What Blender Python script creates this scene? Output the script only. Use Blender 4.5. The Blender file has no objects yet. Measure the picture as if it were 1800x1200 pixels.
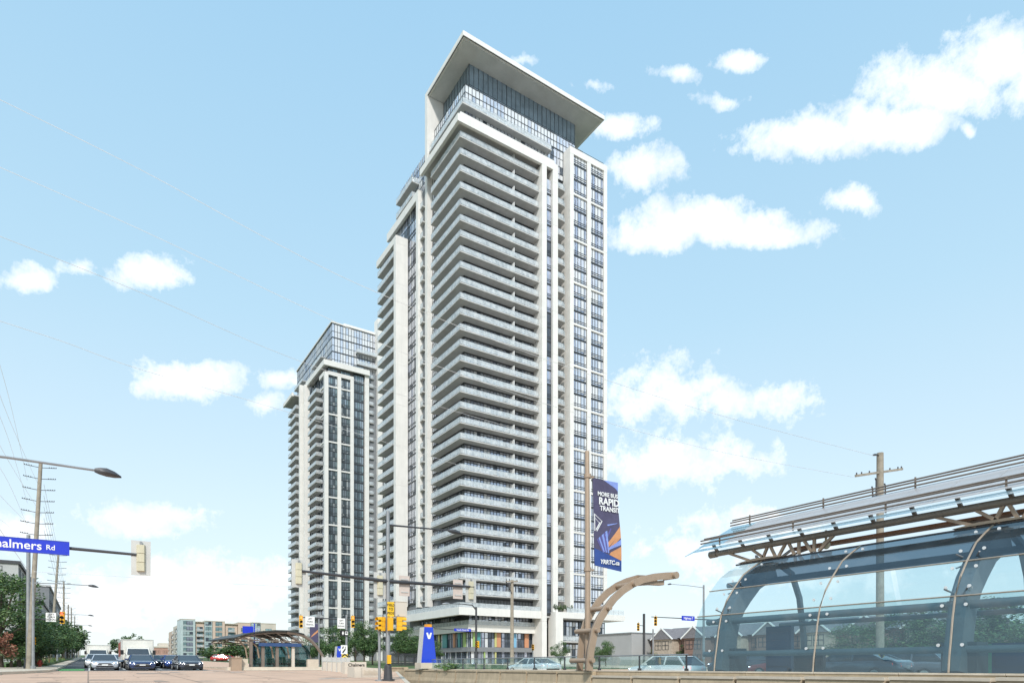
import bpy, bmesh, math, random
from mathutils import Vector, Matrix
sin, cos, pi, R = math.sin, math.cos, math.pi, math.radians
random.seed(7)
SC = bpy.context.scene
COL = SC.collection
V3 = Vector
# ---------------------------------------------------------------- camera
FPX, PCX, HOR, CAMH = 1143.4, 900.0, 1170.0, 1.2        # focal length and horizon measured on an 1800 px wide print
TH = math.atan(745 / FPX)                               # the street runs along +Y, the camera looks TH to its right
ST, CT = sin(TH), cos(TH)
SLOPE = 0.0147                                          # the street climbs gently away from the camera
cam = bpy.data.objects.new('camera', bpy.data.cameras.new('camera'))
COL.objects.link(cam)
cam.location = (0, 0, CAMH)
cam.rotation_euler = (pi / 2, 0, -TH)
cam.data.sensor_width = 36
cam.data.lens = 36 * FPX / 1800
cam.data.shift_y = (HOR - 600) / 1800
cam.data.clip_start = 0.1
cam.data.clip_end = 6000
SC.camera = cam
SC.view_settings.view_transform = 'Standard'
SC.view_settings.look = 'None'
SC.view_settings.exposure = 0.62
SC.view_settings.gamma = 1.0

def gz(y): return SLOPE * y
def ray(px):
    t = (px - PCX) / FPX
    return ST + t * CT, CT - t * ST
def zat(py, s): return CAMH + (HOR - py) * s / FPX
def at_d(px, py, s):
    a, b = ray(px); return V3((a * s, b * s, zat(py, s)))
def at_y(px, py, y):
    a, b = ray(px); s = y / b; return V3((a * s, y, zat(py, s)))
def at_x(px, py, x):
    a, b = ray(px); s = x / a; return V3((x, b * s, zat(py, s)))
def at_g(px, py):
    a, b = ray(px); k = (HOR - py) / FPX
    s = CAMH / (SLOPE * b - k); return V3((a * s, b * s, SLOPE * b * s))

# ---------------------------------------------------------------- sky and sun
SUN = V3((-0.40, -0.66, 0.64)).normalized()
W = bpy.data.worlds.new('World'); SC.world = W; W.use_nodes = True
nt = W.node_tree; nt.nodes.clear()
def N(tree, typ, **kw):
    n = tree.nodes.new(typ)
    for k, v in kw.items(): setattr(n, k, v)
    return n
def mth(tree, op, a, b=None, c=None, clamp=False):
    n = N(tree, 'ShaderNodeMath', operation=op, use_clamp=clamp)
    for i, q in enumerate((a, b, c)):
        if q is None: continue
        if isinstance(q, (int, float)): n.inputs[i].default_value = q
        else: tree.links.new(q, n.inputs[i])
    return n.outputs[0]
def vmt(tree, op, a, b, out=0):
    n = N(tree, 'ShaderNodeVectorMath', operation=op)
    for i, q in enumerate((a, b)):
        if q is None: continue
        if isinstance(q, (tuple, Vector)): n.inputs[i].default_value = tuple(q)
        else: tree.links.new(q, n.inputs[i])
    return n.outputs[out]
def mixc(tree, f, a, b):
    n = N(tree, 'ShaderNodeMix', data_type='RGBA')
    for i, q in ((0, f), (6, a), (7, b)):
        if isinstance(q, (int, float)): n.inputs[i].default_value = q
        elif isinstance(q, tuple): n.inputs[i].default_value = (*q, 1) if len(q) == 3 else q
        else: tree.links.new(q, n.inputs[i])
    return n.outputs[2]
def noise(tree, vec, scale, detail=5, rough=0.55):
    n = N(tree, 'ShaderNodeTexNoise'); n.inputs['Scale'].default_value = scale
    n.inputs['Detail'].default_value = detail; n.inputs['Roughness'].default_value = rough
    if vec is not None: tree.links.new(vec, n.inputs['Vector'])
    return n.outputs['Fac']
def ramp(tree, fac, stops):
    n = N(tree, 'ShaderNodeValToRGB'); e = n.color_ramp.elements
    while len(e) < len(stops): e.new(0.5)
    for q, (p, c) in zip(e, stops): q.position = p; q.color = (*c, 1) if len(c) == 3 else c
    tree.links.new(fac, n.inputs[0]); return n.outputs[0]

tc = N(nt, 'ShaderNodeTexCoord').outputs['Generated']
sky = N(nt, 'ShaderNodeTexSky', sky_type='NISHITA', sun_disc=False)
sky.sun_elevation = math.asin(SUN.z); sky.sun_rotation = math.atan2(SUN.x, SUN.y)
sky.air_density = 1.0; sky.dust_density = 0.8; sky.ozone_density = 1.0
SKY_STR = 0.125
sep = N(nt, 'ShaderNodeSeparateXYZ'); nt.links.new(tc, sep.inputs[0])
el = sep.outputs[2]
# thin summer haze whitens the sky all round, most at the horizon
hzc = ramp(nt, mth(nt, 'ABSOLUTE', el), [(0, (.86, .935, .975)), (.22, (.74, .91, .985)), (.45, (.555, .825, .985)), (.8, (.385, .70, .97))])
base = mixc(nt, .78, sky.outputs[0], vmt(nt, 'MULTIPLY', hzc, (5.5, 5.5, 5.5)))
# cumulus: soft patches in the directions where the clouds stand, broken up by noise
CLOUDS = [(1420,245,125,34,1.25),(1560,222,110,40,1.25),(1650,165,110,48,1.2),(1760,110,90,60,1.25),(1600,140,75,38,.9),(1850,150,110,60,1.2),
 (1690,236,24,13,.8),(1090,228,56,22,.95),(1140,300,62,34,1.0),(1240,392,135,40,1.3),(1330,412,100,26,1.2),(1140,412,80,30,1.1),(1500,358,44,22,1.1),
 (1170,690,110,52,.85),(1300,705,110,36,.9),(1190,808,140,42,.85),(1300,815,75,26,.7),(1182,130,38,14,.75),(1300,117,52,14,.8),(1050,157,30,9,.5),
 (1275,170,48,9,.5),(915,103,34,12,.6),(340,668,84,34,1.25),(500,667,46,18,.85),(468,712,40,20,.8),(258,483,62,30,1.2),(50,490,54,24,1.05),(130,457,27,19,.9),
 (250,912,105,28,1.0),(330,1035,200,52,1.15),(180,1060,120,40,.9),(460,1020,110,36,.8),(1310,930,120,34,.75),(1210,965,80,26,.6),(30,935,80,32,.7),
 (1400,1000,200,40,.6),(640,1080,150,40,.6)]
wv = N(nt, 'ShaderNodeTexNoise'); wv.inputs['Scale'].default_value = 11; wv.inputs['Detail'].default_value = 6
nt.links.new(tc, wv.inputs['Vector'])
wob = vmt(nt, 'MULTIPLY', vmt(nt, 'SUBTRACT', wv.outputs['Color'], (.5, .5, .5)), (.05, .05, .034))
dv = vmt(nt, 'ADD', tc, wob)
acc = None
for (px, py, rx, ry, st) in CLOUDS:
    a, b = ray(px); k = (HOR - py) / FPX
    c = V3((a, b, k)); ln = c.length; c /= ln
    D = V3((ST, CT, 0)); r = V3((CT, -ST, 0)) - D * ((px - PCX) / FPX); u = V3((0, 0, 1)) - D * k
    d = vmt(nt, 'SUBTRACT', dv, c)
    cu = N(nt, 'ShaderNodeCombineXYZ')
    nt.links.new(vmt(nt, 'DOT_PRODUCT', d, r * (FPX * ln / rx * .85), 1), cu.inputs[0])
    nt.links.new(vmt(nt, 'DOT_PRODUCT', d, u * (FPX * ln / ry * .85), 1), cu.inputs[1])
    m = mth(nt, 'MULTIPLY', mth(nt, 'SUBTRACT', 1.12, vmt(nt, 'LENGTH', cu.outputs[0], None, 1), clamp=False), st * .95)
    acc = m if acc is None else mth(nt, 'MAXIMUM', acc, m)
nz = noise(nt, tc, 30, 9, .68)
# the same kind of broken cumulus covers the part of the sky that is out of view
view = V3((ST, CT, .45)).normalized()
off = mth(nt, 'SUBTRACT', .80, vmt(nt, 'DOT_PRODUCT', tc, view, 1))
gen = mth(nt, 'SUBTRACT', mth(nt, 'MULTIPLY', noise(nt, tc, 4.5, 6, .55), 3.4), 1.75)
gen = mth(nt, 'MINIMUM', gen, mth(nt, 'MULTIPLY_ADD', mth(nt, 'MULTIPLY', off, 4.0, clamp=True), 4.0, -3.0))
acc = mth(nt, 'MAXIMUM', acc, gen)
dens = mth(nt, 'ADD', acc, mth(nt, 'MULTIPLY', mth(nt, 'SUBTRACT', nz, .5), 2.3))
fac = ramp(nt, dens, [(.08, (0, 0, 0)), (.38, (.42, .42, .42)), (1.0, (.97, .97, .97))])
shade = ramp(nt, noise(nt, dv, 17, 6), [(.30, (5.3, 5.65, 6.0)), (.55, (6.9, 6.95, 7.0))])
skyc = mixc(nt, fac, base, shade)
bg = N(nt, 'ShaderNodeBackground'); bg.inputs[1].default_value = SKY_STR
nt.links.new(skyc, bg.inputs[0])
nt.links.new(bg.outputs[0], N(nt, 'ShaderNodeOutputWorld').inputs[0])
W.cycles.sampling_method = 'MANUAL'; W.cycles.sample_map_resolution = 512
sl = bpy.data.lights.new('sun', 'SUN'); sl.energy = 2.2; sl.angle = R(5); sl.color = (1, .965, .91)
so = bpy.data.objects.new('sun', sl); COL.objects.link(so); so.location = SUN * 200
so.rotation_euler = (-SUN).to_track_quat('-Z', 'Y').to_euler()

# ---------------------------------------------------------------- materials
MATS = {}
def mat(name, col, rough=.6, metal=0., vary=.12, scale=3., bump=0., spec=.5, emit=0., streak=0., coat=0., fine=0.):
    if name in MATS: return MATS[name]
    m = bpy.data.materials.new(name); m.use_nodes = True; t = m.node_tree
    p = t.nodes['Principled BSDF']
    p.inputs['Roughness'].default_value = rough; p.inputs['Metallic'].default_value = metal
    p.inputs['Specular IOR Level'].default_value = spec; p.inputs['Coat Weight'].default_value = coat
    pos = N(t, 'ShaderNodeNewGeometry').outputs['Position']
    c1 = tuple(max(0, c * (1 - vary)) for c in col); c2 = tuple(min(1, c * (1 + vary)) for c in col)
    f = noise(t, pos, scale, 5, .6)
    out = ramp(t, f, [(.3, c1), (.7, c2)])
    if streak:                                            # rain streaks: noise stretched along Z
        mp = N(t, 'ShaderNodeMapping'); mp.inputs['Scale'].default_value = (2.2, 2.2, .09)
        t.links.new(pos, mp.inputs[0])
        s = ramp(t, noise(t, mp.outputs[0], 1.6, 6, .65), [(.45, (0, 0, 0)), (.75, (1, 1, 1))])
        out = mixc(t, mth(t, 'MULTIPLY', s, streak), out, tuple(c * .62 for c in col))
    if fine:
        s = ramp(t, noise(t, pos, scale * 14, 4, .7), [(.35, (0, 0, 0)), (.68, (1, 1, 1))])
        out = mixc(t, mth(t, 'MULTIPLY', s, fine), out, tuple(c * .6 for c in col))
    t.links.new(out, p.inputs['Base Color'])
    if bump:
        b = N(t, 'ShaderNodeBump'); b.inputs['Strength'].default_value = bump; b.inputs['Distance'].default_value = .03
        t.links.new(noise(t, pos, scale * 6, 5, .65), b.inputs['Height']); t.links.new(b.outputs[0], p.inputs['Normal'])
    if emit:
        p.inputs['Emission Color'].default_value = (*col, 1); p.inputs['Emission Strength'].default_value = emit
    MATS[name] = m; return m
def glass(name, tint, refl=.12, diff=0., dcol=(.8, .85, .87), rough=.02):
    """sheet glass: tinted see-through, Fresnel mirror, a little dust"""
    if name in MATS: return MATS[name]
    m = bpy.data.materials.new(name); m.use_nodes = True; t = m.node_tree; t.nodes.clear()
    o = N(t, 'ShaderNodeOutputMaterial'); tr = N(t, 'ShaderNodeBsdfTransparent'); tr.inputs[0].default_value = (*tint, 1)
    g = N(t, 'ShaderNodeBsdfGlossy'); g.inputs['Roughness'].default_value = rough; g.inputs[0].default_value = (.92, .97, 1, 1)
    lw = N(t, 'ShaderNodeLayerWeight'); lw.inputs[0].default_value = .5
    f = mth(t, 'MULTIPLY_ADD', mth(t, 'POWER', lw.outputs[1], 5.0), .85, refl + .04, clamp=True)
    x = N(t, 'ShaderNodeMixShader'); t.links.new(f, x.inputs[0]); t.links.new(tr.outputs[0], x.inputs[1]); t.links.new(g.outputs[0], x.inputs[2])
    last = x.outputs[0]
    if diff:
        d = N(t, 'ShaderNodeBsdfDiffuse'); d.inputs[0].default_value = (*dcol, 1)
        x2 = N(t, 'ShaderNodeMixShader')
        n_ = noise(t, N(t, 'ShaderNodeNewGeometry').outputs['Position'], 1.3, 4)
        t.links.new(mth(t, 'MULTIPLY', n_, diff * 2, clamp=True), x2.inputs[0])
        t.links.new(last, x2.inputs[1]); t.links.new(d.outputs[0], x2.inputs[2]); last = x2.outputs[0]
    t.links.new(last, o.inputs[0]); MATS[name] = m; return m

WHITE = mat('white_precast', (.735, .715, .675), .7, vary=.05, scale=.5, streak=.20, bump=.05)
SOFFIT = mat('slab_concrete', (.50, .495, .48), .85, vary=.10, scale=.8, streak=.0, fine=.12)
WALLG = mat('grey_wall', (.20, .21, .22), .8, vary=.1, scale=1)
FRAME = mat('dark_frame', (.035, .04, .045), .45, vary=.1, scale=1)
PALE = [mat('window_glass_pale', (.68, .70, .76), .06, .55, vary=.16, scale=.7),
        mat('window_glass_blue', (.48, .52, .63), .05, .6, vary=.2, scale=.6),
        mat('window_glass_blind', (.70, .71, .72), .25, .15, vary=.1, scale=.5),
        mat('window_glass_dark', (.10, .12, .15), .05, .35, vary=.25, scale=.6)]
RAILG = glass('balcony_glass', (.76, .80, .80), .10, .42, (.80, .82, .83))
RAILM = mat('rail_metal', (.55, .57, .59), .4, .6, vary=.05)
STEEL = mat('galvanised_steel', (.30, .31, .32), .5, .5, vary=.14, scale=2, streak=.25)
DSTEEL = mat('dark_steel', (.07, .07, .075), .5, .4, vary=.15, scale=3)
BRONZE = mat('bronze_paint', (.38, .28, .20), .5, .15, vary=.07, scale=2, streak=.12)
BRONZED = mat('bronze_paint_dark', (.20, .16, .13), .5, .2, vary=.1, scale=2)
CONC = mat('barrier_concrete', (.49, .385, .26), .9, vary=.12, scale=2.2, streak=.5, bump=.25, fine=.18)
CONC2 = mat('kerb_concrete', (.58, .50, .40), .9, vary=.12, scale=1.5, bump=.2, fine=.2)
YEL = mat('signal_yellow', (.80, .42, .015), .45, vary=.07, scale=4)
BEIGE = mat('signal_rear_beige', (.56, .52, .38), .6, vary=.08, scale=4)
PLATE = mat('aluminium_back', (.56, .55, .52), .5, .2, vary=.07, scale=3)
BLACK = mat('matt_black', (.012, .012, .013), .6, vary=.1)
RUB = mat('rubber', (.018, .018, .019), .8, vary=.2, scale=8)
SIGNW = mat('sign_white', (.80, .80, .78), .5, vary=.04)
SIGNB = mat('sign_blue', (.012, .035, .52), .4, vary=.05)
SIGNV = mat('marker_blue', (.010, .055, .55), .35, vary=.06, coat=.3)
WOOD = mat('pole_wood', (.33, .29, .23), .9, vary=.25, scale=2.5, streak=.5, bump=.3, fine=.3)
WIRE = mat('wire', (.75, .74, .72), .5, vary=.05)
LREDL = mat('lamp_red', (1, .10, .05), .3, emit=2.0)
LAMB = mat('lamp_amber', (1, .28, .06), .3, emit=1.6)
HEADL = mat('headlamp_lit', (.9, .93, 1), .2, emit=7.0)
TAILL = mat('tail_lamp', (.8, .05, .03), .3, emit=.7)
CARGL = mat('car_glass', (.08, .095, .11), .04, .35, vary=.1)
CHROME = mat('chrome', (.6, .6, .62), .15, 1.0, vary=.03)
ROOFG = mat('roof_shingle', (.20, .19, .20), .9, vary=.18, scale=3, bump=.2, fine=.3)
BRICK = mat('red_brick', (.25, .16, .13), .9, vary=.2, scale=5, fine=.3)

# ---------------------------------------------------------------- mesh building
class MB:
    def __init__(s): s.v = []; s.f = []; s.m = []
    def face(s, pts, m=0):
        b = len(s.v); s.v += [tuple(p) for p in pts]; s.f.append(tuple(range(b, b + len(pts)))); s.m.append(m)
    def box(s, x0, x1, y0, y1, z0, z1, m=0):
        b = len(s.v)
        s.v += [(x, y, z) for z in (z0, z1) for x, y in ((x0, y0), (x1, y0), (x1, y1), (x0, y1))]
        for q in ((3, 2, 1, 0), (4, 5, 6, 7), (0, 1, 5, 4), (1, 2, 6, 5), (2, 3, 7, 6), (3, 0, 4, 7)):
            s.f.append(tuple(b + i for i in q)); s.m.append(m)
    def prism(s, pts, vec, m=0):
        n = len(pts); b = len(s.v); vec = V3(vec)
        s.v += [tuple(p) for p in pts] + [tuple(V3(p) + vec) for p in pts]
        s.f.append(tuple(b + i for i in range(n - 1, -1, -1))); s.m.append(m)
        s.f.append(tuple(b + n + i for i in range(n))); s.m.append(m)
        for i in range(n):
            j = (i + 1) % n; s.f.append((b + i, b + j, b + n + j, b + n + i)); s.m.append(m)
    def rings(s, rs, m=0, cap=True, close=True):
        n = len(rs[0]); b = len(s.v)
        for r in rs: s.v += [tuple(p) for p in r]
        for k in range(len(rs) - 1):
            for i in range(n if close else n - 1):
                j = (i + 1) % n
                s.f.append((b + k * n + i, b + k * n + j, b + (k + 1) * n + j, b + (k + 1) * n + i)); s.m.append(m)
        if cap:
            s.f.append(tuple(b + i for i in range(n - 1, -1, -1))); s.m.append(m)
            s.f.append(tuple(b + (len(rs) - 1) * n + i for i in range(n))); s.m.append(m)
    def tube(s, pts, r, n=8, m=0, cap=True):
        pts = [V3(p) for p in pts]; rs = []
        for i, p in enumerate(pts):
            d = (pts[min(i + 1, len(pts) - 1)] - pts[max(i - 1, 0)]).normalized()
            a = d.cross(V3((0, 0, 1)) if abs(d.z) < .9 else V3((1, 0, 0))).normalized(); c = a.cross(d)
            rr = r[i] if isinstance(r, (list, tuple)) else r
            rs.append([p + (a * cos(2 * pi * k / n) + c * sin(2 * pi * k / n)) * rr for k in range(n)])
        s.rings(rs, m, cap)
    def bar(s, p, q, w, h, m=0, up=(0, 0, 1)):
        p, q = V3(p), V3(q); d = (q - p).normalized(); u = V3(up)
        if abs(d.dot(u)) > .98: u = V3((0, 1, 0))
        a = d.cross(u).normalized() * w / 2; c = a.cross(d).normalized() * h / 2
        s.rings([[e - a - c, e + a - c, e + a + c, e - a + c] for e in (p, q)], m)
    def sphere(s, c, r, n=8, m=0, sc=(1, 1, 1)):
        c = V3(c); k = max(4, n // 2)
        s.rings([[c + V3((r * sc[0] * sin(pi * (j + .02) / (k + .04)) * cos(2 * pi * i / n), r * sc[1] * sin(pi * (j + .02) / (k + .04)) * sin(2 * pi * i / n),
                          r * sc[2] * cos(pi * (j + .02) / (k + .04)))) for i in range(n)] for j in range(k + 1)], m)
    def mesh(s, name, mats, smooth=False, org=None, fix=True):
        me = bpy.data.meshes.new(name)
        v = s.v if org is None else [(a - org[0], b - org[1], c - org[2]) for a, b, c in s.v]
        me.from_pydata(v, [], s.f)
        for q in (mats if isinstance(mats, (list, tuple)) else [mats]): me.materials.append(q)
        me.polygons.foreach_set('material_index', s.m)
        if fix:
            bm = bmesh.new(); bm.from_mesh(me); bmesh.ops.recalc_face_normals(bm, faces=bm.faces); bm.to_mesh(me); bm.free()
        if smooth:
            me.polygons.foreach_set('use_smooth', [True] * len(me.polygons))
            try: me.set_sharp_from_angle(angle=R(40))
            except Exception: pass
        me.update(); return me
def link(name, me, parent=None, loc=(0, 0, 0), rz=0, label=None):
    o = bpy.data.objects.new(name, me); COL.objects.link(o); o.location = loc
    if rz: o.rotation_euler = (0, 0, rz)
    if parent: o.parent = parent
    if label: o['label'] = label
    return o
def part(mb, name, mats, parent, smooth=False, label=None, world=True, fix=True):
    """a part given in world coordinates (world=True) or in its parent's own coordinates"""
    org = None
    if world and parent:
        org = V3(parent.location)
        if parent.parent: org = org + V3(parent.parent.location)
    return link(name, mb.mesh(name, mats, smooth, org, fix), parent, label=label)
def tag(o, label, cat, group=None):
    o['label'] = label; o['category'] = cat
    if group: o['group'] = group
    return o
def thing(name, label, cat, loc=(0, 0, 0), rz=0, group=None):
    return tag(link(name, None, None, loc, rz), label, cat, group)
def solo(mb, name, mats, label, cat, group=None, smooth=False, fix=True):
    return tag(link(name, mb.mesh(name, mats, smooth, None, fix)), label, cat, group)
def struct(mb, name, mats, kind='structure', smooth=False):
    o = link(name, mb.mesh(name, mats, smooth)); o['kind'] = kind; return o
def dup(root, loc, rz=None, label=None, scale=None, group=None):
    r = root.copy(); COL.objects.link(r); r.location = loc
    if rz is not None: r.rotation_euler = (0, 0, rz)
    if scale: r.scale = scale if isinstance(scale, tuple) else (scale,) * 3
    if label: r['label'] = label
    if group: r['group'] = group
    for ch in root.children:
        c = ch.copy(); COL.objects.link(c); c.parent = r
        for g in ch.children:
            d = g.copy(); COL.objects.link(d); d.parent = c
    return r
def text_mesh(body, size, bold=.0, align='CENTER', shear=0):
    cu = bpy.data.curves.new('lettering', 'FONT'); cu.body = body; cu.size = size; cu.offset = bold * size; cu.shear = shear
    cu.align_x = align; cu.align_y = 'CENTER'; cu.extrude = .004; cu.resolution_u = 3
    o = bpy.data.objects.new('lettering', cu); COL.objects.link(o)
    me = bpy.data.meshes.new_from_object(o.evaluated_get(bpy.context.evaluated_depsgraph_get()))
    bpy.data.objects.remove(o); return me
TEXTS = {k: text_mesh(*a) for k, a in {
    'chalmers': ('Chalmers', .42, .012), 'rd': ('Rd', .25, .012), 'more': ('MORE BUS', .30, .026), 'rapid': ('RAPID', .46, .03), 'transit': ('TRANSIT', .34, .026),
    'url': ('YRRTC.ca', .32, .03, 'CENTER', .2), 'south': ('South Park Rd', .26, .012), 'hwy': ('Highway 7', .34, .014), 'left': ('LEFT', .2, .01), 'turn': ('TURN', .2, .01), 'signal': ('SIGNAL', .2, .01),
    'chal2': ('Chalmers', .34, .012), 'yield1': ('YIELD', .17, .012), 'yield2': ('TO', .17, .012), 'yield3': ('PEDS', .17, .012), 'viva': ('v', 2.3, .03), 'vivas': ('viva', .5, .01)}.items()}
def lettering(key, m, parent, loc, rot, name='lettering'):
    me = TEXTS[key].copy(); me.materials.clear(); me.materials.append(m)
    o = link(name, me, parent, loc); o.rotation_euler = rot; return o
# ---------------------------------------------------------------- ground, road, pavements
EARTH = mat('grass_verge', (.075, .12, .03), .95, vary=.35, scale=.8, fine=.4)
def sheet(mb, pts, dz, m=0): mb.face([(x, y, gz(y) + dz) for x, y in pts], m)
def strip(mb, x0, x1, y0, y1, dz, m=0, n=1):
    for i in range(n):
        a = y0 + (y1 - y0) * i / n; b = y0 + (y1 - y0) * (i + 1) / n
        sheet(mb, [(x0, a), (x1, a), (x1, b), (x0, b)], dz, m)
g = MB()
def EX(y): return .40 * y + 1.2                           # edge of the sunken busway in front of the station wall
for q in ([(-900, -60), (EX(-60), -60), (21.6, 51), (21.6, 1800), (-900, 1800)], [(21.9, -60), (1500, -60), (1500, 1800), (21.9, 1800)]): sheet(g, q, -.02)
struct(g, 'ground', EARTH)
g = MB(); sheet(g, [(EX(-60) - .1, -60), (21.95, -60), (21.95, 51.4), (21.5, 51.4)], -.95); struct(g, 'busway', mat('busway_asphalt', (.12, .115, .11), .85, vary=.2, scale=.6, fine=.25))
g = MB(); g.prism([(EX(-60), -60, gz(-60) + .02), (EX(-60) + .25, -60, gz(-60) + .02), (21.75, 51, gz(51) + .02), (21.5, 51, gz(51) + .02)], (0, 0, -1.1)); struct(g, 'busway_kerb', CONC2)
PINK = mat('worn_pink_paving', (.64, .42, .295), .82, vary=.10, scale=.35, bump=.15, fine=.22, streak=.0)
ASPH = mat('lane_asphalt', (.085, .085, .09), .8, vary=.2, scale=.6, bump=.2, fine=.25)
LINE = mat('road_paint', (.72, .71, .66), .7, vary=.1, scale=3, fine=.25)
GREEN = mat('bike_lane_green', (.10, .34, .10), .8, vary=.1, scale=1, fine=.2)
PAVE = mat('pavement_concrete', (.60, .50, .39), .9, vary=.1, scale=.8, bump=.15, fine=.15)
SEAM = mat('paving_seam', (.30, .21, .16), .9, vary=.15, scale=2)
r = MB(); sheet(r, [(-140, -40), (EX(-40), -40), (21.5, 50.75), (21.5, 57.0), (-140, 57.0)], .0); sheet(r, [(22.7, -40), (160, -40), (160, 57.0), (22.7, 57.0)], .0); struct(r, 'intersection_paving', PINK)
r = MB(); sheet(r, [(-2.0, 57.0), (21, 57.0), (21, 900), (-2.0, 900)], .004); struct(r, 'road', ASPH)
r = MB(); sheet(r, [(8.3, 57.0), (21, 57.0), (21, 400), (14, 400)], .008); struct(r, 'median_paving', PINK)
r = MB()                                                 # saw-cut seams of the paving slabs
for k in range(1, 9): strip(r, -120, EX(57 - k * 5.0) - .2, 57 - k * 5.0 - .03, 57 - k * 5.0 + .03, .004)
for k in range(-6, 6):
    x = k * 4.2
    if x < 21: strip(r, x - .03, x + .03, max(5, (x + .3 - 1.2) / .4), 57, .006)
struct(r, 'paving_seams', SEAM)
r = MB()
strip(r, -.2, 20, 57.3, 57.9, .012)                      # stop line
strip(r, .02, .14, 58.3, 300, .012); strip(r, .42, .54, 58.3, 120, .012)
for k in range(40):
    for x in (2.45, 5.15): strip(r, x, x + .14, 62 + k * 9, 66 + k * 9, .012)
strip(r, 7.9, 8.04, 58.3, 300, .012)
for k in range(9): strip(r, 1 + k * 1.9, 1.9 + k * 1.9, 50.2, 50.45, .012)      # worn crossing bars
sheet(r, [(10.3, 34.5), (12.2, 35.4), (12.2, 35.7), (10.3, 34.85)], .012)
sheet(r, [(-14, 33.0), (-6.2, 43.0), (-6.2, 43.5), (-14, 33.6)], .012)
struct(r, 'road_markings', LINE)
r = MB(); rnd = random.Random(5)
for q in range(14):
    x, y = rnd.uniform(-8, 9), rnd.uniform(30, 54); w, l = rnd.uniform(.6, 2.2), rnd.uniform(.5, 2.5); sheet(r, [(x, y), (x + w, y + rnd.uniform(-.2, .2)), (x + w + rnd.uniform(-.3, .3), y + l), (x + .1, y + l)], .008)
for q in range(26):
    x, y = rnd.uniform(-10, 11), rnd.uniform(29, 54)
    for k in range(5): dx, dy = rnd.uniform(-.6, .6), rnd.uniform(.3, .9); sheet(r, [(x, y), (x + .05, y), (x + dx + .05, y + dy), (x + dx, y + dy)], .0085); x += dx; y += dy
struct(r, 'paving_patches', mat('patched_paving', (.42, .30, .23), .85, vary=.2, scale=.6, fine=.3))
r = MB(); strip(r, -1.85, -.25, 58.2, 66, .01); struct(r, 'bike_lane', GREEN)
# corner pavement on the left with a rounded kerb
edge = [(-60, 20.0), (-20, 27.0), (-11.5, 35.5), (-6.2, 44.0), (-3.4, 50.2), (-2.3, 54.0), (-2.0, 57.5), (-2.0, 300)]
r = MB(); b = [(x, y, gz(y) + .13) for x, y in edge] + [(-5.0, 300, gz(300) + .13), (-5.2, 66, gz(66) + .13), (-60, 66, gz(66) + .13)]
r.prism(b, (0, 0, -.2)); struct(r, 'pavement', PAVE)
r = MB()
for (xa, ya), (xb, yb) in zip(edge[:-1], edge[1:]):
    n = max(1, int(min(60, math.hypot(xb - xa, yb - ya) / 3)))
    for i in range(n):
        f0, f1 = i / n, (i + .985) / n
        r.bar((xa + (xb - xa) * f0, ya + (yb - ya) * f0, gz(ya + (yb - ya) * f0) + .06), (xa + (xb - xa) * f1, ya + (yb - ya) * f1, gz(ya + (yb - ya) * f1) + .06), .18, .2)
struct(r, 'kerb', CONC2)
# raised planted bed and low walls along the far left pavement
r = MB(); r.prism([(-6.2, 74, gz(74) + .35), (-3.2, 74, gz(74) + .35), (-3.0, 190, gz(190) + .35), (-6.2, 190, gz(190) + .35)], (0, 0, -.5))
struct(r, 'verge', EARTH)
r = MB(); r.prism([(x, y, gz(y) + .30) for x, y in ((29.4, -20), (60, -20), (60, 20.0), (29.4, 20.0))], (0, 0, -.6)); struct(r, 'far_carriageway', ASPH)
r = MB(); sheet(r, [(60, 60), (120, 60), (120, 160), (58, 160)], .016); struct(r, 'forecourt', PAVE)
# ---------------------------------------------------------------- window and balcony kits
_seen = 0
def grid(key, w, h, xs, zs, bar=.07, band=.0, top=.0, weights=(4, 3, 1, 2), variants=3, depth=.14, mats=None):
    """frames and panes of one storey of one bay, looking along -Y, origin bottom left"""
    out = []
    for v in range(variants):
        rnd = random.Random(key + str(v)); f = MB(); p = MB()
        if band: f.box(0, w, 0, depth, 0, band)
        if top: f.box(0, w, 0, depth, h - top, h)
        for x in xs: f.box(max(0, x - bar / 2), min(w, x + bar / 2), .01, depth, band, h - top)
        for z in zs: f.box(.0, w, .02, depth - .02, z - bar / 2, z + bar / 2)
        zz = [band] + list(zs) + [h - top]
        for i in range(len(xs) - 1):
            colm = rnd.choices(range(4), weights)[0]
            for j in range(len(zz) - 1):
                k = colm if rnd.random() < .75 else rnd.choices(range(4), weights)[0]
                e = [rnd.uniform(-.012, .012) for _ in range(2)]
                x0, x1, z0, z1 = xs[i], xs[i + 1], zz[j], zz[j + 1]
                p.face([(x0, .07 + e[0], z0), (x1, .07 - e[0], z0), (x1, .07 + e[1], z1), (x0, .07 + e[1] + e[0] * 2, z1)], k)
        out.append((f.mesh('window', FRAME), p.mesh('pane', mats or PALE, fix=False)))
    return out
RZ = {'front': 0, 'left': -pi / 2}
def put(parent, pos, facing, kit, name='window'):
    f, p = random.choice(kit)
    o = link(name, f, parent, V3(pos) - parent.location, RZ[facing]); link('pane', p, o); return o
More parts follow.
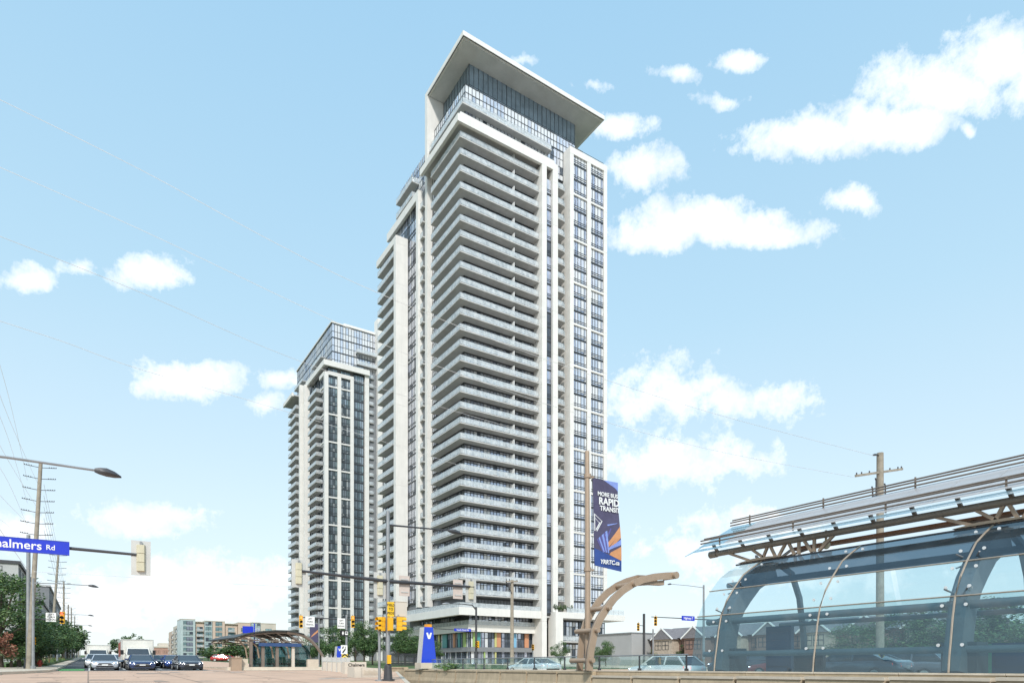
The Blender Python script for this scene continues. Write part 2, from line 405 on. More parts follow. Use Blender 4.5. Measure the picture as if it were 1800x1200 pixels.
def slab_kit(outline, rails, th=.22, post=1.45, glassm=None, rail_h=1.0):
    s = MB(); s.prism([(x, y, 0) for x, y in outline], (0, 0, th))
    g = MB()
    for (xa, ya), (xb, yb) in rails:
        L = math.hypot(xb - xa, yb - ya); n = max(1, round(L / post)); dx, dy = (xb - xa) / L, (yb - ya) / L
        for i in range(n):
            a, b = L * i / n + .04, L * (i + 1) / n - .04
            g.bar((xa + dx * a, ya + dy * a, th + .53), (xa + dx * b, ya + dy * b, th + .53), .02, .86, 0)
        for i in range(n + 1):
            a = L * i / n
            g.box(xa + dx * a - .025, xa + dx * a + .025, ya + dy * a - .025, ya + dy * a + .025, th - .05, th + rail_h, 1)
        g.bar((xa, ya, th + rail_h), (xb, yb, th + rail_h), .05, .05, 1)
    return s.mesh('balcony', SOFFIT), g.mesh('railing', [glassm or RAILG, RAILM])
def balcony(parent, pos, kit):
    o = link('balcony', kit[0], parent, V3(pos) - parent.location); link('railing', kit[1], o); return o
def stack(parent, x0, x1, y0, y1, z0, z1, step, m=None):
    """precast column: panels one above the other with open joints in front of a plain core"""
    m = m or WHITE; c = MB(); c.box(x0 + .06, x1 - .06, y0 + .06, y1 - .06, z0, z1 - .05); part(c, 'column_core', SOFFIT, parent)
    z = z0; me = None
    while z < z1 - .01:
        t = min(step, z1 - z)
        if t >= step - .001:
            if me is None:
                b = MB(); b.box(x0 - x0, x1 - x0, 0, y1 - y0, .03, step); me = b.mesh('wall_panel', m)
            link('wall_panel', me, parent, V3((x0, y0, z)) - parent.location)
        else:
            b = MB(); b.box(x0, x1, y0, y1, z + .03, z1); part(b, 'wall_panel', m, parent)
        z += step
def solid(parent, name, m, *boxes):
    b = MB()
    for q in boxes: b.box(*q)
    return part(b, name, m, parent)
def span(n, w): return [w * i / n for i in range(n + 1)]
DARKGL = [mat('clerestory_glass', (.25, .32, .38), .08, .4, vary=.25, scale=.4)] * 4
# ---------------------------------------------------------------- the tall tower
T1 = thing('apartment_tower', 'tallest white apartment tower with stacked corner balconies under a flat overhanging roof', 'building', (59.6, 109.7, gz(110)))
ZS = [14.9 + 2.98 * i for i in range(26)] + [92.66, 95.9, 99.15, 102.4]
ZT = ZS + [105.66, 108.9]
solid(T1, 'wall', WALLG, (61.8, 80.9, 111.95, 126, 12.0, 105.7), (65.5, 97, 114.0, 146, 1.4, 12.0), (81.2, 86.1, 114.8, 126, 12.0, 112), (86.4, 96.4, 110.1, 140, 12.4, 111.9),
      (60.4, 96, 126.2, 146, 12.2, 103.2), (61.5, 92, 126.2, 142, 103.2, 112.2), (59.3, 70, 136.1, 146.2, 12.2, 96.2), (62.4, 92, 112.4, 126, 105.7, 115.3))
# corner balconies
kit_main = slab_kit([(59.6 - 59.6, 12.7), (0, 0), (18.6, 0), (18.6, 1.95), (1.95, 1.95), (1.95, 12.7)], [((.05, 12.65), (.05, .05)), ((.05, .05), (18.5, .05))])
kw = {h: (grid('mf%d' % h, 16.7, h / 100 - .22, span(22, 16.7), [.9, 2.2], .09, .06, .28), grid('ml%d' % h, 13.9, h / 100 - .22, span(18, 13.9), [.9, 2.2], .09, .06, .28)) for h in (298, 325)}
div = MB(); div.box(12.55, 12.65, .25, 1.95, .22, 2.3); div_me = div.mesh('balcony_divider', SIGNW)
for i, z in enumerate(ZS):
    b = balcony(T1, (59.6, 109.7, z), kit_main)
    link('divider', div_me, b)
    k = kw[298 if i < 25 else 325]
    put(T1, (61.5, 111.65, z + .22), 'front', k[0]); put(T1, (61.5, 125.5, z + .22), 'left', k[1])
for z in ZT:
    h = 2.98 if z < 89 else 3.25
# frame around the corner balconies
stack(T1, 78.2, 79.4, 108.7, 112.2, 1.5, 104.4, 8.94); stack(T1, 81.0, 82.3, 108.7, 114.4, 12.5, 104.4, 8.94)
solid(T1, 'frame_beam', WHITE, (58.6, 82.3, 108.7, 109.3, 104.42, 105.8), (58.6, 59.2, 109.3, 125.5, 104.42, 105.8), (59.6, 82.0, 109.5, 110.0, 105.8, 107.1), (59.6, 60.1, 110.0, 125.5, 105.8, 107.1))
solid(T1, 'frame_soffit', SOFFIT, (59.2, 82.3, 109.3, 111.9, 104.9, 105.2), (59.2, 61.8, 111.9, 125.5, 104.9, 105.2))
# narrow bay, recess with small balconies, window bay
ks = {h: grid('strip%d' % h, 1.6, h / 100, [0, .45, 1.6], [.8, 1.15], .12, .40, weights=(6, 2, 3, 1)) for h in (298, 325)}
kb = {h: grid('bay%d' % h, 3.75, h / 100, [0, .6, 1.35, 2.2, 3.1, 3.75], [.80, 1.2], .12, .42, weights=(6, 2, 4, 0)) for h in (298, 325, 200)}
kr = {h: grid('recess%d' % h, 3.7, h / 100, span(4, 3.7), [.9], .08, .25, weights=(1, 2, 1, 5)) for h in (298, 325)}
rec = [(0, 0), (2.5, 0), (2.95, .13), (3.2, .45), (3.3, .9), (3.3, 4.2), (0, 4.2)]
kit_rec = slab_kit(rec, [((.05, .05), (2.5, .05)), ((2.5, .05), (3.2, .5)), ((3.2, .5), (3.25, 1.6))])
kit_end = slab_kit([(0, 0), (.9, 0), (.9, 7), (0, 7)], [((.85, .05), (.85, 6.9))])
for n, z in enumerate([11.92] + ZT[:-1]):
    h = 298 if z < 88.9 else 325; zz = max(z, 12.52)
    if n < 30: put(T1, (79.4, 109.3, z), 'front', ks[h])
    if n: put(T1, (82.35, 114.5, z), 'front', kr[h])
    put(T1, (87.3, 109.95, z), 'front', kb[h]); put(T1, (92.1, 109.95, z), 'front', kb[h])
    if 0 < n < 31:
        balcony(T1, (82.32, 110.1, z), kit_rec)
        balcony(T1, (96.75, 112.5, z), kit_end)
    if n == 31:
        for x in (87.3, 92.1): put(T1, (x, 109.95, 108.9), 'front', kb[200])
    if n % 3 == 0: solid(T1, 'spandrel', WHITE, (87.3, 91.05, 109.75, 110.05, zz - .05, zz + .32), (92.1, 95.8, 109.75, 110.05, zz - .05, zz + .32))
stack(T1, 86.3, 87.3, 109.7, 115.2, 12.5, 112.3, 8.94); stack(T1, 91.05, 92.1, 109.7, 110.4, 12.5, 110.9, 8.94); stack(T1, 95.8, 96.75, 109.7, 140, 12.5, 112.3, 8.94)
solid(T1, 'frame_beam', WHITE, (87.3, 95.8, 109.7, 110.4, 110.92, 112.3))
r = MB()
for x in (88, 90, 92, 94, 96): r.box(x, x + .06, 110.6, 110.66, 112.3, 113.4)
r.box(86.5, 96.5, 110.6, 110.66, 113.35, 113.42); part(r, 'roof_rail', DSTEEL, T1)
# penthouse floors under the canopy
kc = grid('crown', 9.2, 3.1, span(11, 9.2), [1.5], .12, .14, .1, weights=(5, 0, 9, 0)); kc2 = grid('crownlow', 9.2, 6.4, span(11, 9.2), [1.3, 2.9, 4.6], .1, .14, .1, weights=(5, 2, 3, 1))
kcl = grid('crownleft', 13.4, 3.1, span(15, 13.4), [1.5], .12, .14, .1, weights=(5, 0, 9, 0)); kcl2 = grid('crownleftlow', 13.4, 6.4, span(15, 13.4), [1.3, 2.9, 4.6], .1, .14, .1, weights=(5, 2, 3, 1))
for q in range(3): put(T1, (61.95 + 9.2 * q, 112.05, 112.4), 'front', kc); put(T1, (61.95 + 9.2 * q, 112.05, 106.0), 'front', kc2)
put(T1, (61.95, 125.45, 112.4), 'left', kcl); put(T1, (61.95, 125.45, 106.0), 'left', kcl2)
kd = grid('clere', 9.0, 6.7, span(8, 9.0), [2.5], .06, .05, .05, mats=DARKGL)
for q in range(3): put(T1, (64.1 + 9.05 * q, 114.2, 115.5), 'front', kd)
kdl = grid('clereleft', 11.2, 6.7, span(9, 11.2), [2.5], .06, .05, .05, mats=DARKGL); put(T1, (64.1, 125.45, 115.5), 'left', kdl)
solid(T1, 'wall', WALLG, (64.3, 91, 114.4, 125.5, 115.4, 122.1))
solid(T1, 'terrace_slab', SOFFIT, (60.7, 82.2, 110.7, 112.05, 110.1, 110.4), (60.7, 61.95, 112.05, 125.4, 110.1, 110.4))
q = slab_kit([(0, 0), (.1, 0), (.1, .1)], [((.1, 14.6), (.1, .1)), ((.1, .1), (21.4, .1))], rail_h=1.15); link('railing', q[1], T1, V3((60.7, 110.7, 110.2)) - T1.location)
# canopy: thin white slab turned down into a wing wall
solid(T1, 'roof_canopy', WHITE, (60.3, 96.0, 109.7, 126.6, 122.25, 123.15))
solid(T1, 'edge_outline', DSTEEL, (60.42, 95.85, 109.82, 109.92, 122.19, 122.25), (60.42, 60.52, 109.92, 125.4, 122.19, 122.25))  # added dark strips that draw an outline under the canopy rim, not a real trim
c = MB(); c.box(60.9, 95.4, 110.3, 125.4, 122.15, 122.24); part(c, 'canopy_soffit', mat('canopy_concrete', (.58, .575, .555), .85, vary=.1, scale=.35, fine=.1), T1)
stack(T1, 60.3, 66.5, 125.5, 126.6, 103.3, 122.24, 9.47); stack(T1, 60.3, 61.6, 125.52, 126.6, 13.8, 103.3, 8.94)
# rear-left blocks stepping out towards the street
stack(T1, 59.3, 60.6, 128, 129, 13.8, 103.4, 8.94)
solid(T1, 'frame_beam', WHITE, (59.3, 59.9, 129, 145.4, 101.6, 103.4)); solid(T1, 'frame_soffit', SOFFIT, (59.9, 61.5, 129, 145.4, 102.0, 102.3))
kl = {h: grid('lw%d' % h, 5.8, h / 100, span(7, 5.8), [.8, 1.1], .1, .3, weights=(4, 3, 1, 3)) for h in (298, 325)}
kend = slab_kit([(0, 0), (.7, 0), (.7, 1.3), (0, 1.3)], [((.05, .05), (.05, 1.25))])
for z in ZS:
    h = 298 if z < 88.9 else 325
    if z < 101: put(T1, (60.05, 134.8, z), 'left', kl[h])
    if z < 101: balcony(T1, (59.75, 126.65, z), kend)
stack(T1, 57.1, 60.0, 134.8, 136.0, 14.5, 96.7, 8.94)
solid(T1, 'frame_beam', WHITE, (57.1, 57.7, 136, 146.4, 95.2, 96.7)); solid(T1, 'frame_soffit', SOFFIT, (57.7, 59.4, 136, 146.4, 95.5, 95.8))
kit_back = slab_kit([(0, 0), (2.0, 0), (2.0, 9.9), (0, 9.9)], [((.05, .05), (.05, 9.85))])
kbw = grid('backw', 9.6, 2.76, span(11, 9.6), [.9, 2.2], .09, .06, .28, weights=(2, 3, 1, 4))
for z in [11.92] + ZS[:27]: balcony(T1, (57.15, 136.0, z), kit_back); put(T1, (59.15, 146.0, z + .22), 'left', kbw)
kq = grid('upper', 16.2, 4.8, span(20, 16.2), [1.4, 2.8], .1, .2, weights=(4, 3, 1, 2)); put(T1, (60.1, 145.2, 96.75), 'left', kq)
kq2 = grid('upper2', 15.2, 9.0, span(18, 15.2), [1.4, 2.9, 4.5, 6.0, 7.5], .1, .2, weights=(6, 2, 3, 1)); put(T1, (61.3, 141.9, 103.4), 'left', kq2)
kit_up = slab_kit([(0, 0), (1.7, 0), (1.7, 8.8), (0, 8.8)], [((.05, .05), (.05, 8.75)), ((.05, .05), (1.6, .05))])
for z in (104.3, 107.6): balcony(T1, (59.6, 131.8, z), kit_up)
# podium
solid(T1, 'podium_band', WHITE, (59, 78.2, 109, 109.6, 11.0, 12.5), (59, 59.6, 109.6, 135, 11.0, 12.5)); solid(T1, 'podium_slab', SOFFIT, (59.6, 80.8, 109.6, 112, 11.3, 11.7), (59.6, 62, 112, 136, 11.3, 11.7))
solid(T1, 'podium_band', WHITE, (62.3, 80.9, 111.3, 112.0, 8.0, 9.4), (62.3, 63.0, 112.0, 140, 8.0, 9.4)); solid(T1, 'podium_slab', SOFFIT, (63, 80.8, 112, 114, 8.25, 8.6))
q = slab_kit([(0, 0), (.1, 0), (.1, .1)], [((.1, 25.8), (.1, .1)), ((.1, .1), (19.1, .1))], rail_h=.75); link('railing', q[1], T1, V3((59, 109, 12.2)) - T1.location); link('railing', q[1], T1, V3((62.3, 111.2, 9.1)) - T1.location)
kp = grid('podium', 8.3, 3.0, span(11, 8.3), [1.9], .1, .1, .3, weights=(3, 3, 1, 3))
for x in (61.9, 70.2): put(T1, (x, 111.9, 11.75), 'front', kp)
for x in (63.2, 71.5): put(T1, (x, 112.6, 8.65), 'front', kp)
for y in (127.5, 135.8): put(T1, (61.9, y, 11.75), 'left', kp); put(T1, (63.4, y, 8.65), 'left', kp)
kg = grid('shop', 5.6, 6.4, span(7, 5.6), [1.1, 2.6, 3.3, 5.2], .1, .1, .1, weights=(2, 4, 1, 4))
for x in (63.6, 69.2, 74.8): put(T1, (x, 112.55, 1.6), 'front', kg)
for y in (118.5, 124.1, 129.7): put(T1, (63.6, y, 1.6), 'left', kg)
solid(T1, 'shop_fascia', WALLG, (63.3, 80.4, 112.1, 112.6, 4.1, 5.0), (63.1, 63.6, 112.6, 128, 4.1, 5.0))
HUES = {'green': (.30, .42, .14), 'teal': (.08, .28, .28), 'yellow': (.52, .50, .20), 'orange': (.52, .25, .14), 'blue': (.20, .42, .60)}
for hue, x0, w in (('green', 64.0, .55), ('teal', 65.0, .7), ('yellow', 69.1, .4), ('orange', 69.55, .95), ('blue', 73.4, .9), ('orange', 76.4, 1.0)):
    b = MB(); b.box(x0, x0 + w, 112.35, 112.56, 5.05, 7.95); part(b, 'coloured_panel', mat('panel_' + hue, HUES[hue], .45, vary=.05), T1)
for hue, y0, w in (('teal', 122.6, 2.0), ('green', 114.5, 1.0), ('orange', 119.0, .8), ('teal', 116.8, .8), ('yellow', 126, .7)):
    b = MB(); b.box(63.4, 63.58, y0, y0 + w, 5.05, 7.95); part(b, 'coloured_panel', mat('panel_' + hue, HUES[hue], .45, vary=.05), T1)
for x, hue in ((69.1, 'yellow'), (66.5, 'green')):
    b = MB(); b.box(x, x + .3, 112.3, 112.5, 1.7, 4.1); part(b, 'coloured_panel', mat('panel_' + hue, HUES[hue], .45), T1)
# right-hand podium with its projecting canopy slab
solid(T1, 'podium_column', WHITE, (80.9, 82.8, 107.6, 110.2, 1.4, 11.2), (82.8, 86, 109.2, 111, 1.4, 4.0))
solid(T1, 'podium_band', WHITE, (80.9, 100.2, 107.6, 113.6, 11.2, 12.45)); solid(T1, 'podium_slab', SOFFIT, (82.8, 98, 108.2, 112, 6.2, 6.5))
for x in (82.9, 90.6): 
    for z in (1.7, 6.6): put(T1, (x, 112.1, z), 'front', grid('pr', 7.6, 4.4, span(9, 7.6), [1.2, 3.2], .1, .1, .2, weights=(4, 2, 1, 3), variants=1))
q = slab_kit([(0, 0), (.1, 0), (.1, .1)], [((.1, .1), (16, .1))], rail_h=1.1); link('railing', q[1], T1, V3((83, 108.2, 6.3)) - T1.location); link('railing', q[1], T1, V3((84, 107.9, 12.2)) - T1.location)
# ---------------------------------------------------------------- the second tower, behind on the left
T2 = thing('apartment_tower', 'shorter apartment tower with dark glass bays, left of and behind the tall one', 'building', (63.1, 205.9, gz(206)))
Z2 = [8.0 + 2.95 * i for i in range(31)]
solid(T2, 'wall', WALLG, (64.6, 96, 207.0, 250, gz(206), 98.4), (66.2, 94, 208.4, 250, 98.4, 112.2))
DK = (2, 3, 1, 4)
T2G = [mat('tower_glass_teal', (.22, .29, .31), .06, .4, vary=.2, scale=.4), mat('tower_glass_grey', (.28, .33, .37), .06, .45, vary=.2, scale=.4), mat('tower_glass_pale', (.50, .54, .55), .1, .3, vary=.12, scale=.4), mat('tower_glass_deep', (.12, .15, .17), .05, .35, vary=.25, scale=.4)]
k1 = grid('t2a', 3.0, 2.95, span(4, 3.0), [.7, 1.1], .11, .3, weights=DK, mats=T2G); k2 = grid('t2b', 3.1, 2.95, span(5, 3.1), [.7, 1.1], .13, .34, weights=(3, 3, 3, 2), mats=T2G); k3 = grid('t2c', 3.5, 2.95, span(5, 3.5), [.9], .09, .5, weights=(2, 4, 0, 5), mats=T2G)
k4 = grid('t2d', 3.0, 2.95, span(4, 3.0), [.9], .1, .3, weights=(1, 2, 1, 4)); k5 = grid('t2e', 4.4, 2.95, span(5, 4.4), [.9], .1, .3, weights=(2, 2, 1, 4)); k6 = grid('t2f', 13.5, 2.95, span(14, 13.5), [.9], .1, .3, weights=(2, 2, 1, 4))
rec2 = slab_kit([(0, 0), (1.6, 0), (2.2, .5), (2.3, 3), (0, 3)], [((.05, .05), (1.6, .05)), ((1.6, .05), (2.2, .5))])
lb2 = slab_kit([(0, 0), (2.4, 0), (2.4, 9.5), (0, 9.5)], [((.05, .05), (.05, 9.45)), ((.05, .05), (2.3, .05))])
lb3 = slab_kit([(0, 0), (3.0, 0), (3.0, 10.5), (0, 10.5)], [((.05, .05), (.05, 10.4)), ((.05, .05), (2.9, .05))])
wb3 = slab_kit([(0, 0), (4.5, 0), (4.5, 2.4), (0, 2.4)], [((.05, .05), (4.4, .05))])
for n, z in enumerate(Z2):
    put(T2, (64.2, 206.4, z), 'front', k1) if 0 else None
    if n < 30:
        put(T2, (64.25, 206.35, z), 'front', k1); put(T2, (68.4, 206.35, z), 'front', k2)
    put(T2, (72.6, 206.5, z), 'front', k3)
    put(T2, (78.0, 209.0, z), 'front', k4)
    balcony(T2, (77.7, 206.4, z), rec2); balcony(T2, (82.6, 205.0, z), wb3)
    put(T2, (64.5, 211.2, z), 'left', k5); put(T2, (64.5, 225.4, z), 'left', k6)
    if n < 29: balcony(T2, (62.2, 212.6, z), lb2); balcony(T2, (60.3, 230.0, z), lb3)
    if n % 3 == 1: solid(T2, 'spandrel', WHITE, (64.2, 67.3, 206.1, 206.4, z - .2, z + .25), (68.3, 71.6, 206.1, 206.4, z - .2, z + .25), (63.2, 63.6, 206.9, 211, z - .2, z + .25))
for x0, x1, y1, zt in ((63.1, 64.25, 207.2, 95.0), (67.25, 68.4, 207, 95.0), (71.5, 72.6, 207, 95.0), (76.4, 77.8, 208.6, 97.4), (80.8, 82.5, 209, 117.0)): stack(T2, x0, x1, 205.9, y1, 2.9, zt, 8.85)
solid(T2, 'frame_beam', WHITE, (64.25, 72.6, 205.92, 206.6, 94.2, 95.4), (63.1, 63.7, 207.2, 212, 94.2, 95.4))
solid(T2, 'frame_beam', WHITE, (62.6, 77.8, 205.2, 205.9, 96.8, 98.5), (62.6, 63.2, 205.9, 226, 96.8, 98.5)); solid(T2, 'frame_soffit', SOFFIT, (63.2, 77.8, 205.9, 209, 97.3, 97.7), (63.2, 64.6, 209, 226, 97.3, 97.7))
stack(T2, 60.9, 63.4, 227.0, 228.2, 3.2, 97.8, 8.85); stack(T2, 61.8, 63.6, 224.6, 225.4, 3.2, 97.2, 8.85)
solid(T2, 'frame_beam', WHITE, (58.9, 59.5, 229.5, 242, 94.4, 95.6)); solid(T2, 'wall', WALLG, (62.8, 66, 228.3, 246, 3.2, 95.2)); solid(T2, 'roof_slab', SOFFIT, (59.5, 63, 229.5, 242, 94.6, 95.0))
kcr = grid('t2crown', 7.4, 4.5, span(8, 7.4), [2.0], .13, .16, .13, weights=(4, 1, 6, 0)); kcs = grid('t2crownl', 17.0, 4.5, span(15, 17.0), [2.0], .13, .15, .15, weights=(6, 2, 4, 0))
for z in (98.6, 103.15, 107.7): put(T2, (66.1, 208.3, z), 'front', kcr); put(T2, (73.5, 208.3, z), 'front', kcr); put(T2, (66.1, 225.6, z), 'left', kcs); put(T2, (66.1, 242.7, z), 'left', kcs); put(T2, (66.1, 250.1, z), 'left', kcr)
cb = slab_kit([(0, 0), (7, 0), (7, 1.6), (0, 1.6)], [((.05, .05), (6.9, .05)), ((.05, .05), (.05, 1.5))])
for z in (100.2, 104.2): balcony(T2, (74.0, 206.6, z), cb)
cl = slab_kit([(0, 0), (1.6, 0), (1.6, 11), (0, 11)], [((.05, .05), (.05, 10.9))])
for z in (99.0, 103.2): balcony(T2, (64.4, 214.5, z), cl); balcony(T2, (64.2, 236, z), cl)
solid(T2, 'roof_slab', WHITE, (65.8, 94.4, 208.0, 250.4, 112.25, 112.65)); solid(T2, 'roof_house', WHITE, (74, 88, 220, 225, 112.65, 119.5), (82.6, 92, 206.0, 212, 96, 117))
# ---------------------------------------------------------------- buildings farther off
PEACH = mat('peach_render', (.58, .45, .36), .85, vary=.08, scale=.3); TEAL = mat('teal_spandrel', (.45, .53, .53), .4, vary=.1, scale=.3)
GREYR = mat('pale_grey_render', (.44, .44, .43), .85, vary=.08, scale=.3); CREAM = mat('cream_render', (.58, .52, .44), .85, vary=.08, scale=.3)
TEALG = [mat('teal_glass', (.28, .42, .44), .06, .4, vary=.2, scale=.2), PALE[3], mat('teal_glass_pale', (.45, .56, .56), .1, .3, vary=.15, scale=.2), PALE[1]]
A = thing('apartment_building', 'seven storey peach and teal apartment block far off, left of the distant bus shelter', 'building', (45.9, 363.9, gz(364)))
zb, fh = gz(364), 2.68
secs = [(45.9, 52.5, TEAL, 7.2, 'glass'), (52.7, 56.6, PEACH, 6.8, 'balc'), (56.8, 60.4, TEAL, 7.0, 'glass'), (60.6, 66.4, PEACH, 7, 'win'), (66.6, 72.6, PEACH, 6.6, 'balc'), (72.8, 79.0, PEACH, 6.9, 'win'), (79.2, 84.0, TEAL, 7, 'glass'), (84.2, 92, CREAM, 6.9, 'win')]
kt = {w: grid('ap%d' % w, w / 10, 2.0, span(max(2, w // 14), w / 10), [.7], .12, .05, .1, weights=(4, 2, 3, 2), mats=TEALG) for w in (28, 32, 44)}
bk = slab_kit([(0, 0), (3.2, 0), (3.2, 1.2), (0, 1.2)], [((.05, .05), (3.1, .05))])
for x0, x1, m, fl, kind in secs:
    top = zb + fl * fh; solid(A, 'wall', m, (x0, x1, 364.0 + (0 if kind != 'balc' else .8), 380, zb - 1, top)); solid(A, 'parapet', CREAM, (x0 - .1, x1 + .1, 363.85, 380.1, top + .003, top + .4))
    w = 28 if x1 - x0 < 4.2 else (44 if kind == 'glass' else 32)
    for n in range(int(fl)):
        y = 363.95 + (.8 if kind == 'balc' else 0)
        put(A, ((x0 + x1) / 2 - w / 20, y - .06, zb + n * fh + .5), 'front', kt[w])
        if kind == 'balc': balcony(A, ((x0 + x1) / 2 - 1.6, 363.4, zb + n * fh + .1), bk)
for j, (y0, y1, fl) in enumerate(((366, 384, 6.7), (384.3, 404, 6.5), (404.3, 430, 5.8))):
    solid(A, 'wall', PEACH if j != 1 else CREAM, (46.2 + .2 * j, 60, y0 + 14.1 * (j == 0), y1, zb - 1, zb + fl * fh))
    for n in range(int(fl)):
        for yy in (y0 + 15 if j == 0 else y0 + 5, y0 + 11 if j else y0 + 17.5): put(A, (46.12 + .2 * j, yy, zb + n * fh + .5), 'left', kt[32])
        bo = balcony(A, (45.6 + .2 * j, y1 - 1.5, zb + n * fh + .1), bk); bo.rotation_euler.z = -pi / 2
A.location.x -= 7
S = thing('shop_building', 'low pink brick building in the distance just right of the big box truck', 'building', (40, 470, gz(470)))
solid(S, 'wall', mat('pink_brick', (.45, .27, .21), .9, vary=.1, scale=.4), (34, 52, 470, 490, 6, 13.0)); solid(S, 'roof', CREAM, (33.6, 52.4, 469.6, 490.4, 13.003, 13.8), (38, 50, 472, 486, 13.8, 16))
kw2 = grid('shopw', 3, 1.8, span(3, 3), [.9], .12, .05, .05)
for x in (35.5, 40, 44.5, 48.2): put(S, (x, 469.95, 9.4), 'front', kw2)
# mid-rise behind the trees on the left
M = thing('apartment_building', 'grey stepped mid-rise block standing behind the big trees on the left', 'building', (-8.5, 135, gz(135)))
kmr = grid('mr', 3.0, 2.0, span(3, 3.0), [.7], .12, .05, .05, weights=(2, 2, 2, 4)); RZ['right'] = pi / 2
for (x0, x1, y0, y1, zt, m) in ((-32, -9.2, 128, 163, 17.2, GREYR), (-30, -7.9, 163.3, 198, 14.0, GREYR), (-30, -8.4, 205, 285, 21.5, WALLG)):
    solid(M, 'wall', m, (x0, x1, y0, y1, gz(y0) - 1, zt)); solid(M, 'parapet', DSTEEL if m == GREYR else GREYR, (x0 - .2, x1 + .3, y0 - .2, y1 + .2, zt + .003, zt + .5))
    z = gz(y1) + 3.4
    while z < zt - 2.2:
        y = y0 + 1.5
        while y < y1 - 4:
            put(M, (x1 + .05, y, z), 'right', kmr)
            if int(y) % 2: b = balcony(M, (x1 + 1.0, y, z - .4), bk); b.rotation_euler.z = pi / 2
            y += 6.2
        for q in range(3): put(M, (x1 - 5 - q * 5.5, y0 - .05, z), 'front', kmr)
        z += 3.0
# townhouses on the far side of the highway
H = thing('townhouse_row', 'row of brown brick townhouses with grey shingle roofs and gables beyond the highway', 'building', (85, 62, gz(62)))
ridge, eave = 8.2, 6.0
b = MB(); b.box(85, 97, 34, 84.5, .2, eave); part(b, 'wall', BRICK, H)
b = MB(); b.prism([(84.3, 33.6, eave), (91, 33.6, ridge), (97.7, 33.6, eave)], (0, 51.2, 0)); part(b, 'roof', ROOFG, H)
khw = grid('th', 1.5, 1.5, [0, .75, 1.5], [.75], .1, .05, .05, weights=(2, 1, 5, 2), variants=2)
for k in range(7):
    y = 38 + k * 7.0
    c = MB(); c.box(83.2, 85, y - 2.1, y + 2.1, .4, 5.8); part(c, 'bay_wall', BRICK if k % 2 else mat('tan_stone', (.42, .35, .28), .9, vary=.2, scale=3), H)
    c = MB(); c.prism([(82.9, y - 2.5, 5.8), (82.9, y, 7.7), (82.9, y + 2.5, 5.8)], (5.6, 0, 0)); part(c, 'gable_roof', ROOFG, H)
    c = MB(); c.bar((82.86, y - 2.6, 5.75), (82.86, y, 7.75), .12, .22); c.bar((82.86, y + 2.6, 5.75), (82.86, y, 7.75), .12, .22); part(c, 'barge_board', SIGNW, H)
    for yy, z in ((y + 1.8, 4.0), (y + .1, 4.0), (y + 1.8, 1.6), (y + .1, 1.6)): put(H, (83.15, yy, z), 'left', khw)
    for z in (1.6, 4.0): put(H, (84.95, y + 4.4, z), 'left', khw)
G = thing('garage_building', 'plain light grey flat-walled building at the end of the townhouse row, right of the tower', 'building', (84, 90, gz(90)))
solid(G, 'wall', mat('light_grey_panel', (.36, .36, .355), .7, vary=.05, scale=.4), (80.5, 96, 84.8, 95.5, .8, 7.0)); solid(G, 'roof_edge', WALLG, (80.3, 96.2, 84.7, 95.7, 7.003, 7.2))
# ---------------------------------------------------------------- the distant bus shelter in the median
K = thing('bus_shelter', 'distant bus stop shelter with a dark curved roof on bronze ribs in the median', 'bus shelter', (13.7, 58, gz(58)))
prof = [at_y(a, b_, 58.0) for a, b_ in ((414, 1121), (426, 1117), (440, 1113), (462, 1110), (485, 1108.5), (505, 1109), (522, 1111.5), (535, 1115))]
prof2 = [at_y(a, b_, 58.0) for a, b_ in ((505, 1111), (520, 1112), (534, 1116), (547, 1124), (558, 1136), (567, 1150), (572, 1163))]
b = MB(); up = [p + V3((0, 0, .10)) for p in prof]
b.rings([[p for p in prof] + up[::-1], [p + V3((0, 14, .2)) for p in prof] + [p + V3((0, 14, .2)) for p in up[::-1]]]); part(b, 'roof', mat('shelter_roof', (.05, .056, .055), .5, .3, vary=.2), K)
for k in range(4):
    b = MB(); b.tube([p + V3((0, k * 4.2 + .2, k * .06)) for p in prof2], [.16, .16, .15, .15, .14, .14, .14], 6); part(b, 'rib', BRONZED, K, True)
    b = MB(); b.tube([p + V3((0, k * 4.2 + .2, k * .06 - .12)) for p in prof], .07, 6)
    for i in range(0, len(prof) - 1, 1): b.tube([prof[i] + V3((0, k * 4.2 + .2, -.1)), prof[i + 1] + V3((0, k * 4.2 + .2, -.5 - .04 * i))], .03, 5)
    b.tube([prof[0] + V3((0, k * 4.2 + .2, 0)), prof[3] + V3((0, k * 4.2 + .2, -.75)), prof[7] + V3((0, k * 4.2 + .2, -.6))], .05, 6); part(b, 'truss', BRONZED, K, True)
for px in (441, 462, 487, 515):
    p = at_y(px, 1163, 58.4); b = MB(); b.box(p.x - .12, p.x + .12, p.y - .12, p.y + .12, gz(58), zat(1122, 56)); part(b, 'column', CREAM if px == 515 else BRONZED, K)
    b = MB(); b.tube([(p.x - .2, 58.9, 1.9), (p.x - .35, 58.9, 2.8), (p.x - 1.0, 58.9, 3.5)], .07, 6); part(b, 'bracket', BRONZE, K, True)
SG = glass('shelter_glass', (.25, .40, .42), .08, .08, (.12, .25, .26))
for a, c_ in ((443, 461), (463, 486), (489, 513), (518, 545)):
    p, q = at_y(a, 1160, 60), at_y(c_, 1160, 60); b = MB(); b.box(p.x, q.x, 60, 60.03, gz(60) + .25, 3.1); part(b, 'glass_panel', SG, K)
    b = MB(); b.box(p.x, q.x, 60.5, 60.9, gz(60) + .45, gz(60) + .6); b.box(p.x, p.x + .1, 60.5, 60.9, gz(60), gz(60) + .45); b.box(q.x - .1, q.x, 60.5, 60.9, gz(60), gz(60) + .45); part(b, 'bench', DSTEEL, K)
